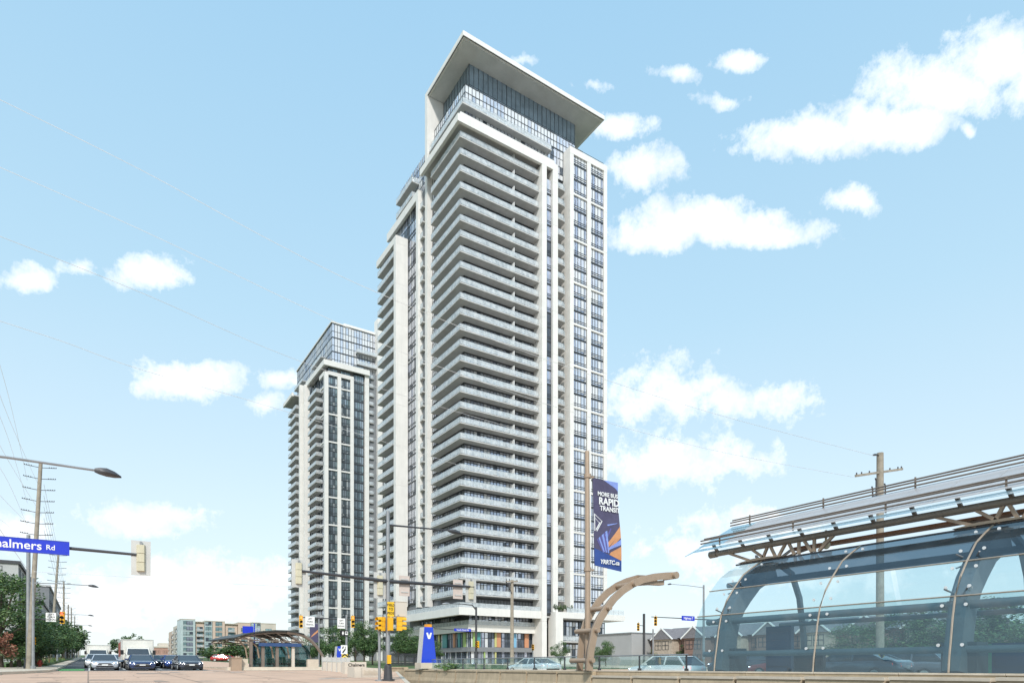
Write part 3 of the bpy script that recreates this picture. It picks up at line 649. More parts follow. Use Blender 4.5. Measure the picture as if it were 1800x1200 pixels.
p, q = at_y(455, 1131, 58.1), at_y(530, 1136, 58.1); b = MB(); b.box(p.x, q.x, 58.1, 58.25, q.z, p.z + .1); part(b, 'fascia_sign', mat('navy_sign', (.03, .07, .18), .4), K)
p, q = at_y(396, 1164, 58.6), at_y(584, 1164, 58.6); b = MB(); b.box(p.x, q.x, 57.6, 74, gz(58) - .1, gz(58) + .28); part(b, 'platform', CONC2, K)
for a, c_ in ((424, 436), (541, 560)):
    p, q = at_y(a, 1160, 57.7), at_y(c_, 1160, 57.7); b = MB(); b.box(p.x, q.x, 57.7, 58.1, gz(58) + .28, gz(58) + .95); part(b, 'wall_block', CONC2, K)
b = MB(); p, q = at_y(407, 1160, 57.2), at_y(425, 1160, 57.2); b.box(p.x, q.x, 57.2, 58.4, gz(57), gz(57) + 1.0); b.box(p.x - .05, q.x + .05, 57.15, 58.45, gz(57) + 1.003, gz(57) + 1.08)
solo(b, 'utility_cabinet', BRONZE, 'squat brown equipment cabinet at the left end of the distant bus shelter', 'cabinet')
b = MB(); p = at_y(436, 1112, 62); b.box(p.x - .45, p.x + .45, 62, 62.1, p.z, p.z + .62); b.tube([(p.x + .55, 62.05, gz(62)), (p.x + .55, 62.05, p.z + .9)], .05); solo(b, 'sign', [SIGNB], 'small blue bus sign on a post standing above the distant shelter roof', 'sign')
# ---------------------------------------------------------------- street furniture
def lens_kit(): pass
def signal(loc, rz, label, body, plate, lit=None, group=None, h=.34, rear=False):
    """three-section traffic signal, lenses look along -Y before rz"""
    t = thing('traffic_signal', label, 'traffic signal', loc, rz, group)
    if plate:
        b = MB(); b.box(-.33, .33, .02, .04, -h * 1.5 - .16, h * 1.5 + .16); part(b, 'backplate', plate, t, world=False)
    for k in range(3):
        z = (1 - k) * h
        b = MB(); n = 10
        b.rings([[(-.15, -.10, z + dz), (.15, -.10, z + dz), (.15, .08, z + dz), (.10, .17, z + dz), (-.10, .17, z + dz), (-.15, .08, z + dz)] for dz in (-h * .47, h * .47)])
        b.box(-.12, .12, .0, .13, z - h * .5, z + h * .5); part(b, 'housing', body, t, world=False)
        b = MB(); r_ = .125
        for q in range(7):
            a0, a1 = pi * (q / 7 * 1.2 - .1), pi * ((q + 1) / 7 * 1.2 - .1)
            b.face([(r_ * cos(a0), -.10, z + r_ * sin(a0)), (r_ * cos(a1), -.10, z + r_ * sin(a1)), (r_ * cos(a1), -.32, z + r_ * sin(a1) - .02), (r_ * cos(a0), -.32, z + r_ * sin(a0) - .02)])
        part(b, 'visor', (BLACK if h > .26 else body) if body != BEIGE else body, t, world=False, fix=False)
        b = MB(); b.rings([[(.115 * cos(2 * pi * i / 12), -.105 - d, z + .115 * sin(2 * pi * i / 12)) for i in range(12)] for d in (0, .015)])
        part(b, 'lens', (lit if (lit and k == 0) else BLACK), t, world=False)
    b = MB(); b.box(-.04, .04, .05, .12, h * 1.5, h * 1.5 + .12); part(b, 'bracket', STEEL, t, world=False)
    return t
def lamp_head(b, tip, d, L=.68):
    """cobra-head lantern at tip pointing along d"""
    tip = V3(tip); d = V3(d).normalized(); s = d.cross(V3((0, 0, 1)))
    rs = []
    for f, w, hu, hd in ((0, .05, .05, .05), (.18, .10, .10, .07), (.45, .17, .13, .07), (.75, .15, .09, .05), (1, .03, .02, .02)):
        c = tip + d * L * f + V3((0, 0, -.10 * f)); rs.append([c - s * w, c - s * w * .6 + V3((0, 0, hu)), c + s * w * .6 + V3((0, 0, hu)), c + s * w, c + s * w * .7 - V3((0, 0, hd)), c - s * w * .7 - V3((0, 0, hd))])
    b.rings(rs)
def street_lamp(x, y, h, arm, label, group=None, dirx=1, m=None, r=.09):
    z0 = gz(y); t = thing('street_lamp', label, 'street lamp', (x, y, z0), 0, group); m = m or STEEL
    b = MB(); b.tube([(x, y, z0), (x, y, z0 + h + .3)], [r * 1.2, r * .75]); b.tube([(x, y, z0), (x, y, z0 + .35)], r * 1.9); part(b, 'pole', m, t, True)
    b = MB(); b.tube([(x, y, z0 + h - .05), (x + dirx * arm * .5, y, z0 + h + .02), (x + dirx * arm, y, z0 + h)], [.045, .038, .035], 6); part(b, 'arm', m, t, True)
    b = MB(); lamp_head(b, (x + dirx * arm, y, z0 + h), (dirx, 0, 0)); part(b, 'lantern', DSTEEL, t, True)
    return t
def mast(loc, h, arms, label, m=None, r=.12, base=True):
    x, y = loc; z0 = gz(y); m = m or STEEL
    t = thing('signal_pole', label, 'signal pole', (x, y, z0))
    b = MB(); b.tube([(x, y, z0), (x, y, z0 + h)], [r, r * .75], 10); part(b, 'pole', m, t, True)
    if base:
        b = MB(); b.tube([(x, y, z0), (x, y, z0 + .08), (x, y, z0 + .1), (x, y, z0 + .75), (x, y, z0 + .85)], [r * 2.8, r * 2.8, r * 1.9, r * 1.5, r * 1.1], 10); part(b, 'base', DSTEEL, t)
    for (p, q, ra, rb) in arms:
        b = MB(); p, q = V3(p), V3(q); b.tube([p, p.lerp(q, .5), q], [ra, (ra + rb) / 2, rb], 8); part(b, 'mast_arm', DSTEEL if m == STEEL else m, t, True)
    return t
def name_sign(p, w, h, texts, label, rz=0, back=True):
    t = thing('street_sign', label, 'street sign', p, rz)
    b = MB(); b.box(-w / 2, w / 2, 0, .05, -h / 2, h / 2); part(b, 'panel', SIGNB, t, world=False)
    b = MB()
    for z in (-h / 2 + .012, h / 2 - .012): b.box(-w / 2, w / 2, -.006, .0, z - .012, z + .012)
    part(b, 'border', mat('sign_rim', (.02, .05, .35), .5), t, world=False)
    for k, dx, dz in texts: lettering(k, SIGNW, t, (dx, -.006, dz), (pi / 2, 0, 0))
    return t
# --- near left: lamp arm and signal arm reaching in from a pole outside the frame
YA = 28.8; e = at_y(224, 973, YA)
mast((-6.2, YA), 6.3, [((-6.2, YA, e.z + .12), (e.x + .3, YA, e.z), .085, .05)], 'steel mast whose arm reaches in at the left edge with the Chalmers sign')
signal((e.x + .45, YA + .05, e.z - .12), pi, 'beige rear of the traffic signal ending the left arm by the Chalmers sign', BEIGE, PLATE)
a0, a1 = at_y(-40, 961, YA - .15), at_y(122, 964, YA - .15)
name_sign(((a0.x + a1.x) / 2, YA - .17, a1.z), a1.x - a0.x, .50, [('chalmers', -.32, 0), ('rd', (a1.x - a0.x) / 2 - .56, -.02)], 'blue street name sign reading Chalmers Rd on the left signal arm')
YL = 22.7; e = at_y(166, 826, YL)
street_lamp(-3.9, YL, e.z - gz(YL), e.x + 3.9, 'nearest street lamp, its long arm and lantern reaching in at the left edge')
# --- lamps receding along the left kerb
far = None
for i, y in enumerate((59.5, 104, 141, 180, 222, 267, 312, 360, 410)):
    lab = 'street lamp beside the tall left utility pole, its arm over the pavement' if i == 0 else '%s street lamp from the near end of the row along the left kerb' % ('', 'second', 'third', 'fourth', 'fifth', 'sixth', 'seventh', 'eighth', 'ninth')[i]
    t = street_lamp(-3.4, y, 6.5, 3.4, lab, 'street lamps along the left kerb')
# --- utility poles along the left kerb
def utility_pole(x, y, h, label, lean=0, n=7, armw=.95, group='utility poles along the left kerb', r=.19):
    z0 = gz(y); t = thing('utility_pole', label, 'utility pole', (x, y, z0), 0, group)
    b = MB(); b.tube([(x, y, z0 - .2), (x + lean * .5, y, z0 + h * .5), (x + lean, y, z0 + h)], [r, r * .85, r * .65], 9); part(b, 'pole', WOOD, t, True)
    for k in range(n):
        z = z0 + h - .35 - k * .85; xc = x + lean * (z - z0) / h
        for s in (-1, 1):
            b = MB(); b.tube([(xc, y, z), (xc + s * armw, y, z + .10)], .025, 5)
            for q in (.55, .7, .85, 1.0): b.tube([(xc + s * armw * q, y, z + .03 + .1 * q), (xc + s * armw * q + s * .05, y, z + .03 + .1 * q)], .05, 6)
            part(b, 'insulator_arm', DSTEEL, t)
    return t
utility_pole(-3.75, 60.5, 15.6, 'nearest tall wooden utility pole rising behind the left signal pole', .75)
utility_pole(-4.2, 105, 14.6, 'leaning second utility pole behind the left turn signal sign', .9, 6)
for y, h, w_ in ((139, 14, 'third'), (170, 12, 'fourth'), (200, 13.2, 'fifth'), (250, 13.5, 'sixth'), (300, 13, 'seventh'), (350, 13, 'eighth')): utility_pole(-3.6, y, h, w_ + ' utility pole from the near end of the row along the left kerb', 0, 6)
# --- left corner signal pole with pedestrian head, hydrant, bollards
p = at_g(50, 1177); mast((p.x, p.y), 10.2, [((p.x, p.y, zat(1081, 46)), (at_y(118, 1081, p.y).x, p.y, zat(1081.5, 46)), .06, .04)], 'steel signal pole on the left corner pavement with dark cast base', r=.17)
q = at_y(110, 1085, p.y - .1); s1 = signal((q.x, q.y - .05, q.z), R(-15), 'yellow traffic signal showing red on the left corner arm', YEL, None, LREDL, h=.31)
q = at_y(54, 1126, p.y - .25); signal((q.x, q.y - .15, q.z), R(60), 'small yellow pedestrian signal turned sideways on the left corner pole', YEL, None, h=.2)
def text_sign(px, py, y, w, h, keys, label, rz=0, m=None, lm=None, gap=None):
    c = at_y(px, py, y); t = thing('road_sign', label, 'road sign', c, rz); b = MB(); b.box(-w / 2, w / 2, 0, .03, -h / 2, h / 2); part(b, 'panel', m or SIGNW, t, world=False)
    gap = gap or h / (len(keys) + .6)
    for i, k in enumerate(keys): lettering(k, lm or BLACK, t, (0, -.006, (len(keys) - 1) / 2 * gap - i * gap), (pi / 2, 0, 0))
    return t
text_sign(89.5, 1084, p.y - .12, .66, .68, ['left', 'turn', 'signal'], 'white LEFT TURN SIGNAL sign beside the signal on the left corner arm', R(-10))
b = MB(); q = at_y(55, 1151, p.y - .2); b.box(q.x - .12, q.x + .12, q.y, q.y + .15, q.z - .3, q.z + .3); solo(b, 'push_button_box', YEL, 'small yellow crossing button box low on the left corner pole', 'push button')
hyd = at_g(70, 1173.5); t = thing('fire_hydrant', 'red fire hydrant on the left pavement', 'fire hydrant', hyd)
b = MB(); b.tube([hyd, hyd + V3((0, 0, .05)), hyd + V3((0, 0, .06)), hyd + V3((0, 0, .5)), hyd + V3((0, 0, .52)), hyd + V3((0, 0, .66)), hyd + V3((0, 0, .74))], [.19, .19, .13, .13, .17, .13, .03], 10); part(b, 'barrel', mat('hydrant_red', (.42, .05, .03), .5), t)
for dx, dy in ((.2, 0), (-.2, 0), (0, -.22)):
    b = MB(); b.tube([hyd + V3((dx * .4, dy * .4, .4)), hyd + V3((dx, dy, .4))], .075, 8); part(b, 'nozzle', mat('hydrant_red', (.42, .05, .03), .5), t)
for k, (px, py) in enumerate(((71, 1166), (74.5, 1165), (79, 1166))):
    c = at_g(px, py + 2); b = MB(); b.tube([c, c + V3((0, 0, 1.0))], .06); b.sphere(c + V3((0, 0, 1.0)), .06); solo(b, 'bollard', mat('bollard_cream', (.62, .55, .38), .6), 'cream bollard behind the red hydrant, %s of the three' % ('leftmost', 'middle', 'rightmost')[k], 'bollard', 'bollards behind the hydrant')
# --- signal arm on the far side (two heads over the lanes) in front of the second tower
pf = at_d(609, 1160, 62); pf.z = gz(pf.y)
e0, e1 = at_y(527, 1085, pf.y), at_y(640, 1086, pf.y)
mast((pf.x, pf.y), 5.2, [((pf.x, pf.y, e0.z), (e0.x, pf.y, e0.z + .05), .06, .04), ((pf.x, pf.y, e0.z), (e1.x, pf.y, e0.z - .05), .06, .045)], 'slim steel mast carrying two signals in front of the shorter tower')
for px, lab in ((529, 'yellow traffic signal showing amber, left of the pair before the shorter tower'), (620, 'yellow traffic signal showing amber, right of the pair before the shorter tower')):
    q = at_y(px, 1092, pf.y - .3); signal(q, R(-8), lab, YEL, None, LAMB, h=.38)
text_sign(545, 1092, pf.y - .2, .85, .95, ['left', 'turn', 'signal'], 'white LEFT TURN SIGNAL sign right of the left amber signal'); text_sign(600, 1095, pf.y - .2, .75, .95, ['left', 'turn', 'signal'], 'white LEFT TURN SIGNAL sign left of the right amber signal')
t = text_sign(605, 1112, pf.y - .2, .8, .55, [], 'small black and white bus lane sign with a diamond, below the right amber signal', m=BLACK)
b = MB(); b.face([(-.22, -.006, 0), (-.12, -.006, -.2), (-.02, -.006, 0), (-.12, -.006, .2)]); b.box(.08, .36, -.008, -.001, -.16, .16); part(b, 'emblem', SIGNW, t, world=False, fix=False)
b = MB(); b.box(.13, .31, -.012, -.008, -.03, .1); part(b, 'emblem', BLACK, t, world=False)
t = text_sign(605, 1141, pf.y - .5, .62, .85, [], 'white keep-right sign above the chevron board at the median nose')
b = MB(); b.bar((-.15, -.01, -.3), (.1, -.01, .05), .01, .12); b.bar((.1, -.01, .05), (.1, -.01, .3), .01, .12); b.bar((-.16, -.01, .1), (-.08, -.01, .3), .01, .1); part(b, 'arrow', BLACK, t, world=False)
c = at_y(606, 1157, pf.y - .5); t = thing('chevron_board', 'black and yellow chevron hazard board at the median nose', 'hazard sign', c); b = MB(); b.box(-.3, .3, 0, .03, -.45, .45); part(b, 'panel', mat('hazard_yellow', (.85, .62, .08), .5), t, world=False)
for k in range(3):
    b = MB(); z = -.3 + k * .3
    b.prism([(-.3, -.012, z - .16), (0, -.012, z + .04), (.3, -.012, z - .16), (.3, -.012, z - .02), (0, -.012, z + .18), (-.3, -.012, z - .02)], (0, .01, 0)); part(b, 'chevron', BLACK, t, world=False)
b = MB(); b.tube([(c.x, c.y + .1, gz(c.y)), (c.x, c.y + .1, c.z + 1.3)], .04); solo(b, 'sign_post', STEEL, 'thin steel post carrying the keep-right sign and chevron board', 'post')
c = at_y(552, 1112, pf.y + 6); t = thing('banner', 'small dark blue banner with an orange streak on the mast before the shorter tower', 'banner', c); b = MB(); b.box(-.42, .42, 0, .02, -.95, .95); part(b, 'cloth', mat('banner_navy', (.075, .066, .125), .7), t, world=False)
b = MB(); b.face([(-.4, -.006, -.5), (.4, -.006, .1), (.4, -.006, .35), (-.1, -.006, -.1)]); part(b, 'print', mat('banner_orange', (.58, .27, .12), .6), t, world=False, fix=False)
b = MB(); b.tube([(c.x + .5, c.y, gz(c.y)), (c.x + .5, c.y, c.z + 2.2)], .07); b.tube([(c.x - .4, c.y, c.z + .95), (c.x + .5, c.y, c.z + .95)], .02, 6); solo(b, 'banner_pole', STEEL, 'thin pole holding the small navy banner near the shorter tower', 'pole')
# --- main signal pole in the middle
XP, YP = 12.75, 31.1; L_, R_ = at_y(530, 1003, YP), at_y(833, 1031, YP); zc = zat(1021, 33)
t = mast((XP, YP), zat(898, 33) - gz(YP), [((XP, YP, zc), L_, .10, .055), ((XP, YP, zc), R_, .10, .055), ((XP, YP, zat(922, 33)), at_y(790, 932, YP), .05, .035)], 'tall grey signal and lamp pole standing in front of the shorter and tall towers')
q = at_y(788, 932, YP); b = MB(); lamp_head(b, q, (1, 0, 0), .85); part(b, 'lantern', DSTEEL, t, True)
b = MB(); b.tube([(XP - .42, YP + .1, gz(YP)), (XP - .42, YP + .1, zat(1108, 33))], .07); b.tube([(XP - .42, YP + .1, gz(YP)), (XP - .42, YP + .1, gz(YP) + .06)], .24); b.box(XP - .5, XP + .1, YP - .02, YP + .16, zat(1108, 33), zat(1106, 33) + .02); part(b, 'side_post', STEEL, t, True)
for px, lab in ((526, 'beige rear of the traffic signal at the left tip of the middle mast arm'), (669, 'beige rear of the traffic signal close to the left of the middle pole'), (829, 'beige rear of the traffic signal at the right tip of the middle mast arm')):
    q = at_y(px, 1007 if px == 526 else (1028 if px == 669 else 1037), YP); signal((q.x, YP + .12, q.z), pi, lab, BEIGE, PLATE, h=.33)
PKW = mat('sign_back_pinkish', (.62, .52, .46), .6, .1, vary=.05)
for px, py, lab in ((711, 1029, 'pale back of a flat sign hung on the middle mast arm, right of the pole'), (805, 1035, 'pale back of a flat sign hung beside the right end signal of the middle arm')):
    q = at_y(px, py, YP + .1); t = thing('road_sign', lab, 'sign', q); b = MB(); b.box(-.29, .29, 0, .03, -.52, .52); part(b, 'panel', PKW, t, world=False)
    b = MB(); b.box(-.2, .2, -.03, -.001, -.35, -.3); b.box(-.2, .2, -.03, -.001, .3, .35); part(b, 'stiffener', PLATE, t, world=False)
text_sign(687, 1070, YP - .2, .36, .74, ['yield1', 'yield2', 'yield3'], 'narrow yellow sign with three lines of black lettering on the middle pole', m=mat('warning_yellow', (.85, .52, .02), .5))
q = at_y(705, 1070, YP - .1); b = MB(); b.box(q.x - .3, q.x + .34, YP - .08, YP + .34, q.z - .37, q.z + .37); b.box(q.x - .33, q.x + .37, YP - .1, YP + .36, q.z + .373, q.z + .40); solo(b, 'controller_box', CREAM, 'cream equipment box fixed beside the yellow sign on the middle pole', 'box')
for px, rz, lab in ((671, R(-75), 'yellow traffic signal turned left with long visors, on the middle pole'), (703, R(75), 'yellow traffic signal turned right with long visors, on the middle pole')):
    q = at_y(px, 1096, YP - .1); signal(q, rz, lab, YEL, None, h=.235)
q = at_y(686, 1096, YP - .3); b = MB(); b.box(q.x - .12, q.x + .12, YP - .36, YP - .2, q.z - .32, q.z + .32); b.box(q.x - .15, q.x + .15, YP - .34, YP - .3, q.z - .34, q.z + .34); solo(b, 'signal_box', YEL, 'yellow terminal box between the two sideways signals on the middle pole', 'signal box')
q = at_y(684, 1158, YP - .2); b = MB(); b.box(q.x - .09, q.x + .09, YP - .25, YP - .13, q.z - .22, q.z + .22); solo(b, 'push_button_box', YEL, 'yellow crossing button box low on the middle pole', 'push button')
# --- right: pole with South Park Rd sign
YS = 62.0; p0 = at_y(837, 1160, YS); b0 = at_y(835, 1066, YS)
t = mast((p0.x, YS), b0.z - gz(YS), [], 'dark pole with a curved lamp arm and the South Park Rd sign', DSTEEL, .14, False)
b = MB(); q = [at_y(a, c, YS) for a, c in ((836, 1070), (830, 1063), (812, 1061), (790, 1060))]; b.tube(q, [.08, .06, .05, .04], 6); part(b, 'lamp_arm', DSTEEL, t, True); b = MB(); lamp_head(b, q[-1], (-1, 0, 0), .9); part(b, 'lantern', STEEL, t, True)
a_ = at_y(764, 1104, YS); c_ = at_y(836, 1108, YS); b = MB(); b.tube([a_, c_], .04, 6); part(b, 'mast_arm', DSTEEL, t, True)
q = at_y(813.5, 1106.5, YS - .2); name_sign(q, 2.05, .30, [('south', 0, 0)], 'small blue street sign reading South Park Rd before the tower podium')
q = at_y(840, 1132, YS - .3); signal(q, R(-60), 'small yellow signal head on the dark pole before the tower podium', YEL, None, h=.25)
q = at_y(937, 1137, 70); signal(q, R(-40), 'small yellow signal head low in front of the tower shop windows', YEL, None, h=.25); b = MB(); b.tube([(q.x + .1, 70.2, gz(70)), (q.x + .1, 70.2, q.z + .5)], .07); solo(b, 'signal_post', STEEL, 'short post carrying the small signal before the shop windows', 'post')
# --- utility pole in front of the tower
YU = 58.0; p = at_y(900, 1160, YU); t = thing('utility_pole', 'wooden utility pole with a crossarm in front of the tall tower', 'utility pole', (p.x, YU, gz(YU))); zt = zat(1006, 64)
b = MB(); b.tube([(p.x, YU, gz(YU)), (p.x, YU, zt)], [.22, .16], 9); part(b, 'pole', WOOD, t, True)
b = MB(); b.bar((p.x - .9, YU - .2, zt - .25), (p.x + .6, YU - .2, zt - .15), .1, .12); part(b, 'crossarm', WOOD, t)
for dx in (-.85, -.45, .5):
    b = MB(); b.tube([(p.x + dx, YU - .2, zt - .2), (p.x + dx, YU - .2, zt + .05)], [.06, .04], 6); part(b, 'insulator', DSTEEL, t)
b = MB(); b.bar((p.x - .8, YU - .2, zt - .3), (p.x - .1, YU - .1, zt - 1.5), .06, .06); b.bar((p.x - .55, YU - .2, zt - .9), (p.x - .9, YU - .2, zt - .3), .05, .05); b.tube([(p.x - .55, YU - .3, zt - .9), (p.x - .55, YU - .3, zt - .35)], .1, 6); part(b, 'brace', DSTEEL, t)
# --- right: Highway 7 arm
YH = 48.0; a_ = at_y(1228, 1084, YH); q = at_y(1145, 1088, YH); zz = at_y(1190, 1086, YH).z
mast((a_.x + 3.4, YH), 5.6, [((a_.x + 3.4, YH, zz + .05), (q.x, YH, zz), .07, .04)], 'pole behind the glass station carrying the Highway 7 sign arm')
signal((at_y(1150, 1091, YH).x, YH - .2, at_y(1150, 1091, YH).z), R(-50), 'yellow traffic signal at the tip of the Highway 7 arm', YEL, None, h=.32)
q = at_y(1122, 1101, 60); signal(q, R(-50), 'yellow traffic signal on the short dark post left of the Highway 7 arm', YEL, None, h=.33)
q2 = at_y(1132, 1078, 60.3); b = MB(); b.tube([(q2.x, 60.3, gz(60)), (q2.x, 60.3, q2.z)], .16); b.tube([(q2.x, 60.3, q.z + .2), (q.x, 60.1, q.z + .2)], .04); solo(b, 'signal_post', DSTEEL, 'thick dark post topped flat, standing between the arch and the Highway 7 signal', 'post', smooth=True)
q = at_y(1210, 1086, YH - .2); name_sign(q, 1.95, .5, [('hwy', 0, 0)], 'blue street sign reading Highway 7 left of the glass station')
e = at_y(1180, 1030, 60); p = at_y(1237, 1012, 60); street_lamp(p.x, 60, e.z - gz(60) + .3, p.x - e.x, 'street lamp with its arm pointing left, behind the left end of the glass station', dirx=-1, r=.16)
b = MB(); q = at_y(1148, 1105, 52); b.tube([(q.x, 52, gz(52)), (q.x, 52, q.z)], .09); solo(b, 'lamp_post', STEEL, 'thin grey post in front of the light grey building', 'post', smooth=True)
# --- right utility pole behind the station
YR = 26.0; p = at_y(1547, 1150, YR); z = at_y(1547, 796, YR).z; t = thing('utility_pole', 'tall wooden utility pole with wide crossarm behind the glass station', 'utility pole', (p.x, YR, gz(YR)))
b = MB(); b.tube([(p.x, YR, gz(YR)), (p.x, YR, z)], [.30, .24], 10); part(b, 'pole', WOOD, t, True)
l, r_ = at_y(1504, 836, YR), at_y(1586, 824, YR); b = MB(); b.bar(l, r_, .14, .16); part(b, 'crossarm', WOOD, t)
for f in (.02, .12, .28, .72, .9, .98):
    c = l.lerp(r_, f); b = MB(); b.tube([c, c + V3((0, 0, .22))], [.07, .05], 6); part(b, 'insulator', DSTEEL, t)
b = MB(); c = at_y(1547, 801, YR); b.tube([c, c - V3((.75, 0, 0))], .05, 6); b.tube([c - V3((.5, 0, 0)), c - V3((.95, 0, .1))], .07, 6); part(b, 'insulator_arm', DSTEEL, t)
for dx, dz in ((-1.05, -3.4), (-.55, -2.7), (.75, -2.9)):
    b = MB(); c = V3((p.x + dx, YR, z + dz)); b.tube([c + V3((0, 0, -.55)), c + V3((0, 0, .55)), c + V3((-.12, 0, .7))], .06, 6); b.tube([c, V3((p.x, YR, z + dz + .2))], .035, 5); b.tube([c + V3((.0, 0, -.55)), c + V3((.14, 0, -.7))], .05, 6); part(b, 'cutout_fuse', DSTEEL, t)
# --- overhead wires
def wire(pts, s0, s1, label, r=.012):
    b = MB(); xs = [p[0] for p in pts]; out = []
    for px, py in pts:
        f = (px - xs[0]) / (xs[-1] - xs[0]); out.append(at_d(px, py, 1 / ((1 - f) / s0 + f / s1)))
    P = []                                              # smooth run through the measured points
    for i in range(len(out) - 1):
        a, b1, c, d = out[max(i - 1, 0)], out[i], out[i + 1], out[min(i + 2, len(out) - 1)]
        for k in range(6):
            u = k / 6; P.append(.5 * ((2 * b1) + (c - a) * u + (2 * a - 5 * b1 + 4 * c - d) * u * u + (3 * b1 - a - 3 * c + d) * u ** 3))
    P.append(out[-1]); b.tube(P, r, 4); return solo(b, 'overhead_wire', WIRE, label, 'wire', 'overhead wires')
wire([(-60, 146), (250, 300), (480, 425), (665, 515), (950, 628), (1250, 725), (1538, 801)], 22, 36, 'topmost overhead wire sweeping from the upper left across both towers to the right pole', .010)
wire([(-60, 268), (250, 405), (560, 552), (745, 634), (1000, 722), (1250, 790), (1500, 838)], 22, 36, 'second overhead wire from the top, running from the left edge to the right pole', .009)
wire([(-60, 392), (250, 515), (510, 628), (745, 706), (1000, 780)], 24, 60, 'third overhead wire from the top at the left edge, ending over the tower front', .011)
wire([(-60, 545), (110, 600), (250, 650), (500, 722), (895, 845)], 26, 60, 'fourth overhead wire from the top at the left edge, dipping past the shorter tower', .011)
wire([(60, 1004), (200, 1012), (350, 1022), (520, 1031)], 46, 62, 'low overhead wire sagging from the left utility pole toward the shorter tower', .014)
for k in range(7):
    y0 = 846 + k * 20; xw = 73 if k % 2 else 48
    wire([(-40, y0 - 330 + k * 42), (15, y0 - 150 + k * 18), (xw, y0 - 2)], 24, 49, 'power line from the left edge to the %s arm of the nearest pole' % ('top', 'second', 'third', 'fourth', 'fifth', 'sixth', 'lowest')[k], .008)
for k in range(5): wire([(77, 850 + k * 20), (100, 960 + k * 16), (118, 1052 + k * 9)], 49, 112, 'power line from the %s arm of the nearest pole to the poles behind' % ('top', 'second', 'third', 'fourth', 'fifth')[k], .012)
wire([(-20, 900), (30, 975), (57, 1012)], 26, 48, 'dark guy cable slanting down to the nearest utility pole', .014)
# ---------------------------------------------------------------- platform wall, barrier, glass railing
def yx(px, x): a, b = ray(px); return b * x / a
PW = thing('platform_wall', 'long low concrete platform wall under the glass railing and the glass station', 'wall', (22.2, 20, gz(20)))
y = 2.0
while y < 52:
    b = MB(); b.box(22.0, 22.6, y, y + 2.92, -1.2, .93); part(b, 'wall_block', CONC, PW)
    b = MB(); b.box(21.97, 22.63, y + .005, y + 2.93, .933, .99); part(b, 'coping', CONC2, PW); y += 2.94
b = MB(); b.box(22.6, 28.2, 2, 54, .4, .86); part(b, 'platform', CONC2, PW)
BW = thing('barrier_wall', 'row of weathered tan concrete barrier blocks in front of the platform wall at the bottom right', 'barrier', (21.7, 20, gz(20)))
for k in range(-2, 15):
    y = 8.04 + 2.94 * k; zt = (.86 - .0088 * (y - 8)) if k < 6 else .93
    if k >= 14: zt = 1.13
    dx = (k % 3) * .006
    b = MB(); b.prism([(21.5 - dx, y + .07, -1.2), (21.5 - dx, y + .07, .1), (21.58 - dx, y + .07, .35), (21.62 - dx, y + .07, zt - .10), (21.95, y + .07, zt - .10), (21.95, y + .07, -1.2)], (0, 2.80, 0)); part(b, 'block', CONC, BW)
    b = MB(); b.box(21.56 - dx, 21.96, y + .07, y + 2.87, zt - .097, zt); part(b, 'coping', CONC2 if k < 6 else CONC, BW)
GR = thing('glass_railing', 'long clear glass railing with slim dark posts on the platform wall, left of the station', 'railing', (22.3, 30, .99))
GLR = glass('railing_glass', (.86, .94, .94), .06, .05, (.5, .62, .62))
y = 20.0
while y < 46:
    b = MB(); b.box(22.28, 22.30, y + .05, y + 2.89, 1.05, 1.68); part(b, 'glass_panel', GLR, GR)
    b = MB(); b.box(22.26, 22.32, y - .03, y + .03, .99, 1.70); b.box(22.22, 22.36, y - .06, y + .06, .99, 1.1); part(b, 'post', DSTEEL, GR); y += 2.94
b = MB(); b.tube([(22.29, 19.9, 1.72), (22.29, y, 1.72)], .03, 8); part(b, 'handrail', STEEL, GR, True)
# ---------------------------------------------------------------- bronze pole with banner, bronze arch
YB = 26.5
BPx = at_y(1033, 1100, YB).x; t = thing('banner_pole', 'tall bronze pole standing on the platform wall in front of the arch', 'pole', (BPx, YB, .99)); ztop = at_y(1032, 793, YB).z
b = MB(); b.tube([(BPx, YB, .95), (BPx, YB, 6), (BPx - .04, YB, ztop)], [.16, .145, .12], 12); part(b, 'pole', BRONZE, t, True)
for py in (838, 1001):
    q = at_y(1040, py, YB); b = MB(); b.tube([(BPx, YB, q.z - .1), (BPx, YB, q.z + .1)], .19, 12); b.bar((BPx, YB, q.z), (BPx + .42, YB - .02, q.z + .02), .05, .06); b.bar((BPx + .1, YB, q.z - .1), (BPx + .42, YB - .02, q.z), .04, .04); part(b, 'bracket', BRONZE, t)
TL, TR, BR_, BL = (at_y(a, c, YB) for a, c in ((1042, 840), (1086, 848), (1093, 1004), (1045, 993)))
bn = thing('banner', 'large navy MORE BUS RAPID TRANSIT banner hung from the bronze pole', 'banner', TL.lerp(BR_, .5))
def bp(u, v, d=0):
    p = TL.lerp(TR, u).lerp(BL.lerp(BR_, u), v); return p + V3((0, -d + .05 * sin(v * 7) * u, 0))
b = MB(); n, m_ = 8, 20
top = [[bp(i / n, j / m_, 0) for i in range(n + 1)] for j in range(m_ + 1)]
for j in range(m_):
    for i in range(n): b.face([top[j][i], top[j][i + 1], top[j + 1][i + 1], top[j + 1][i]]); b.face([q + V3((0, .02, 0)) for q in (top[j][i], top[j + 1][i], top[j + 1][i + 1], top[j][i + 1])])
part(b, 'cloth', mat('banner_navy', (.075, .066, .125), .7, vary=.25, scale=.8), bn, fix=False)
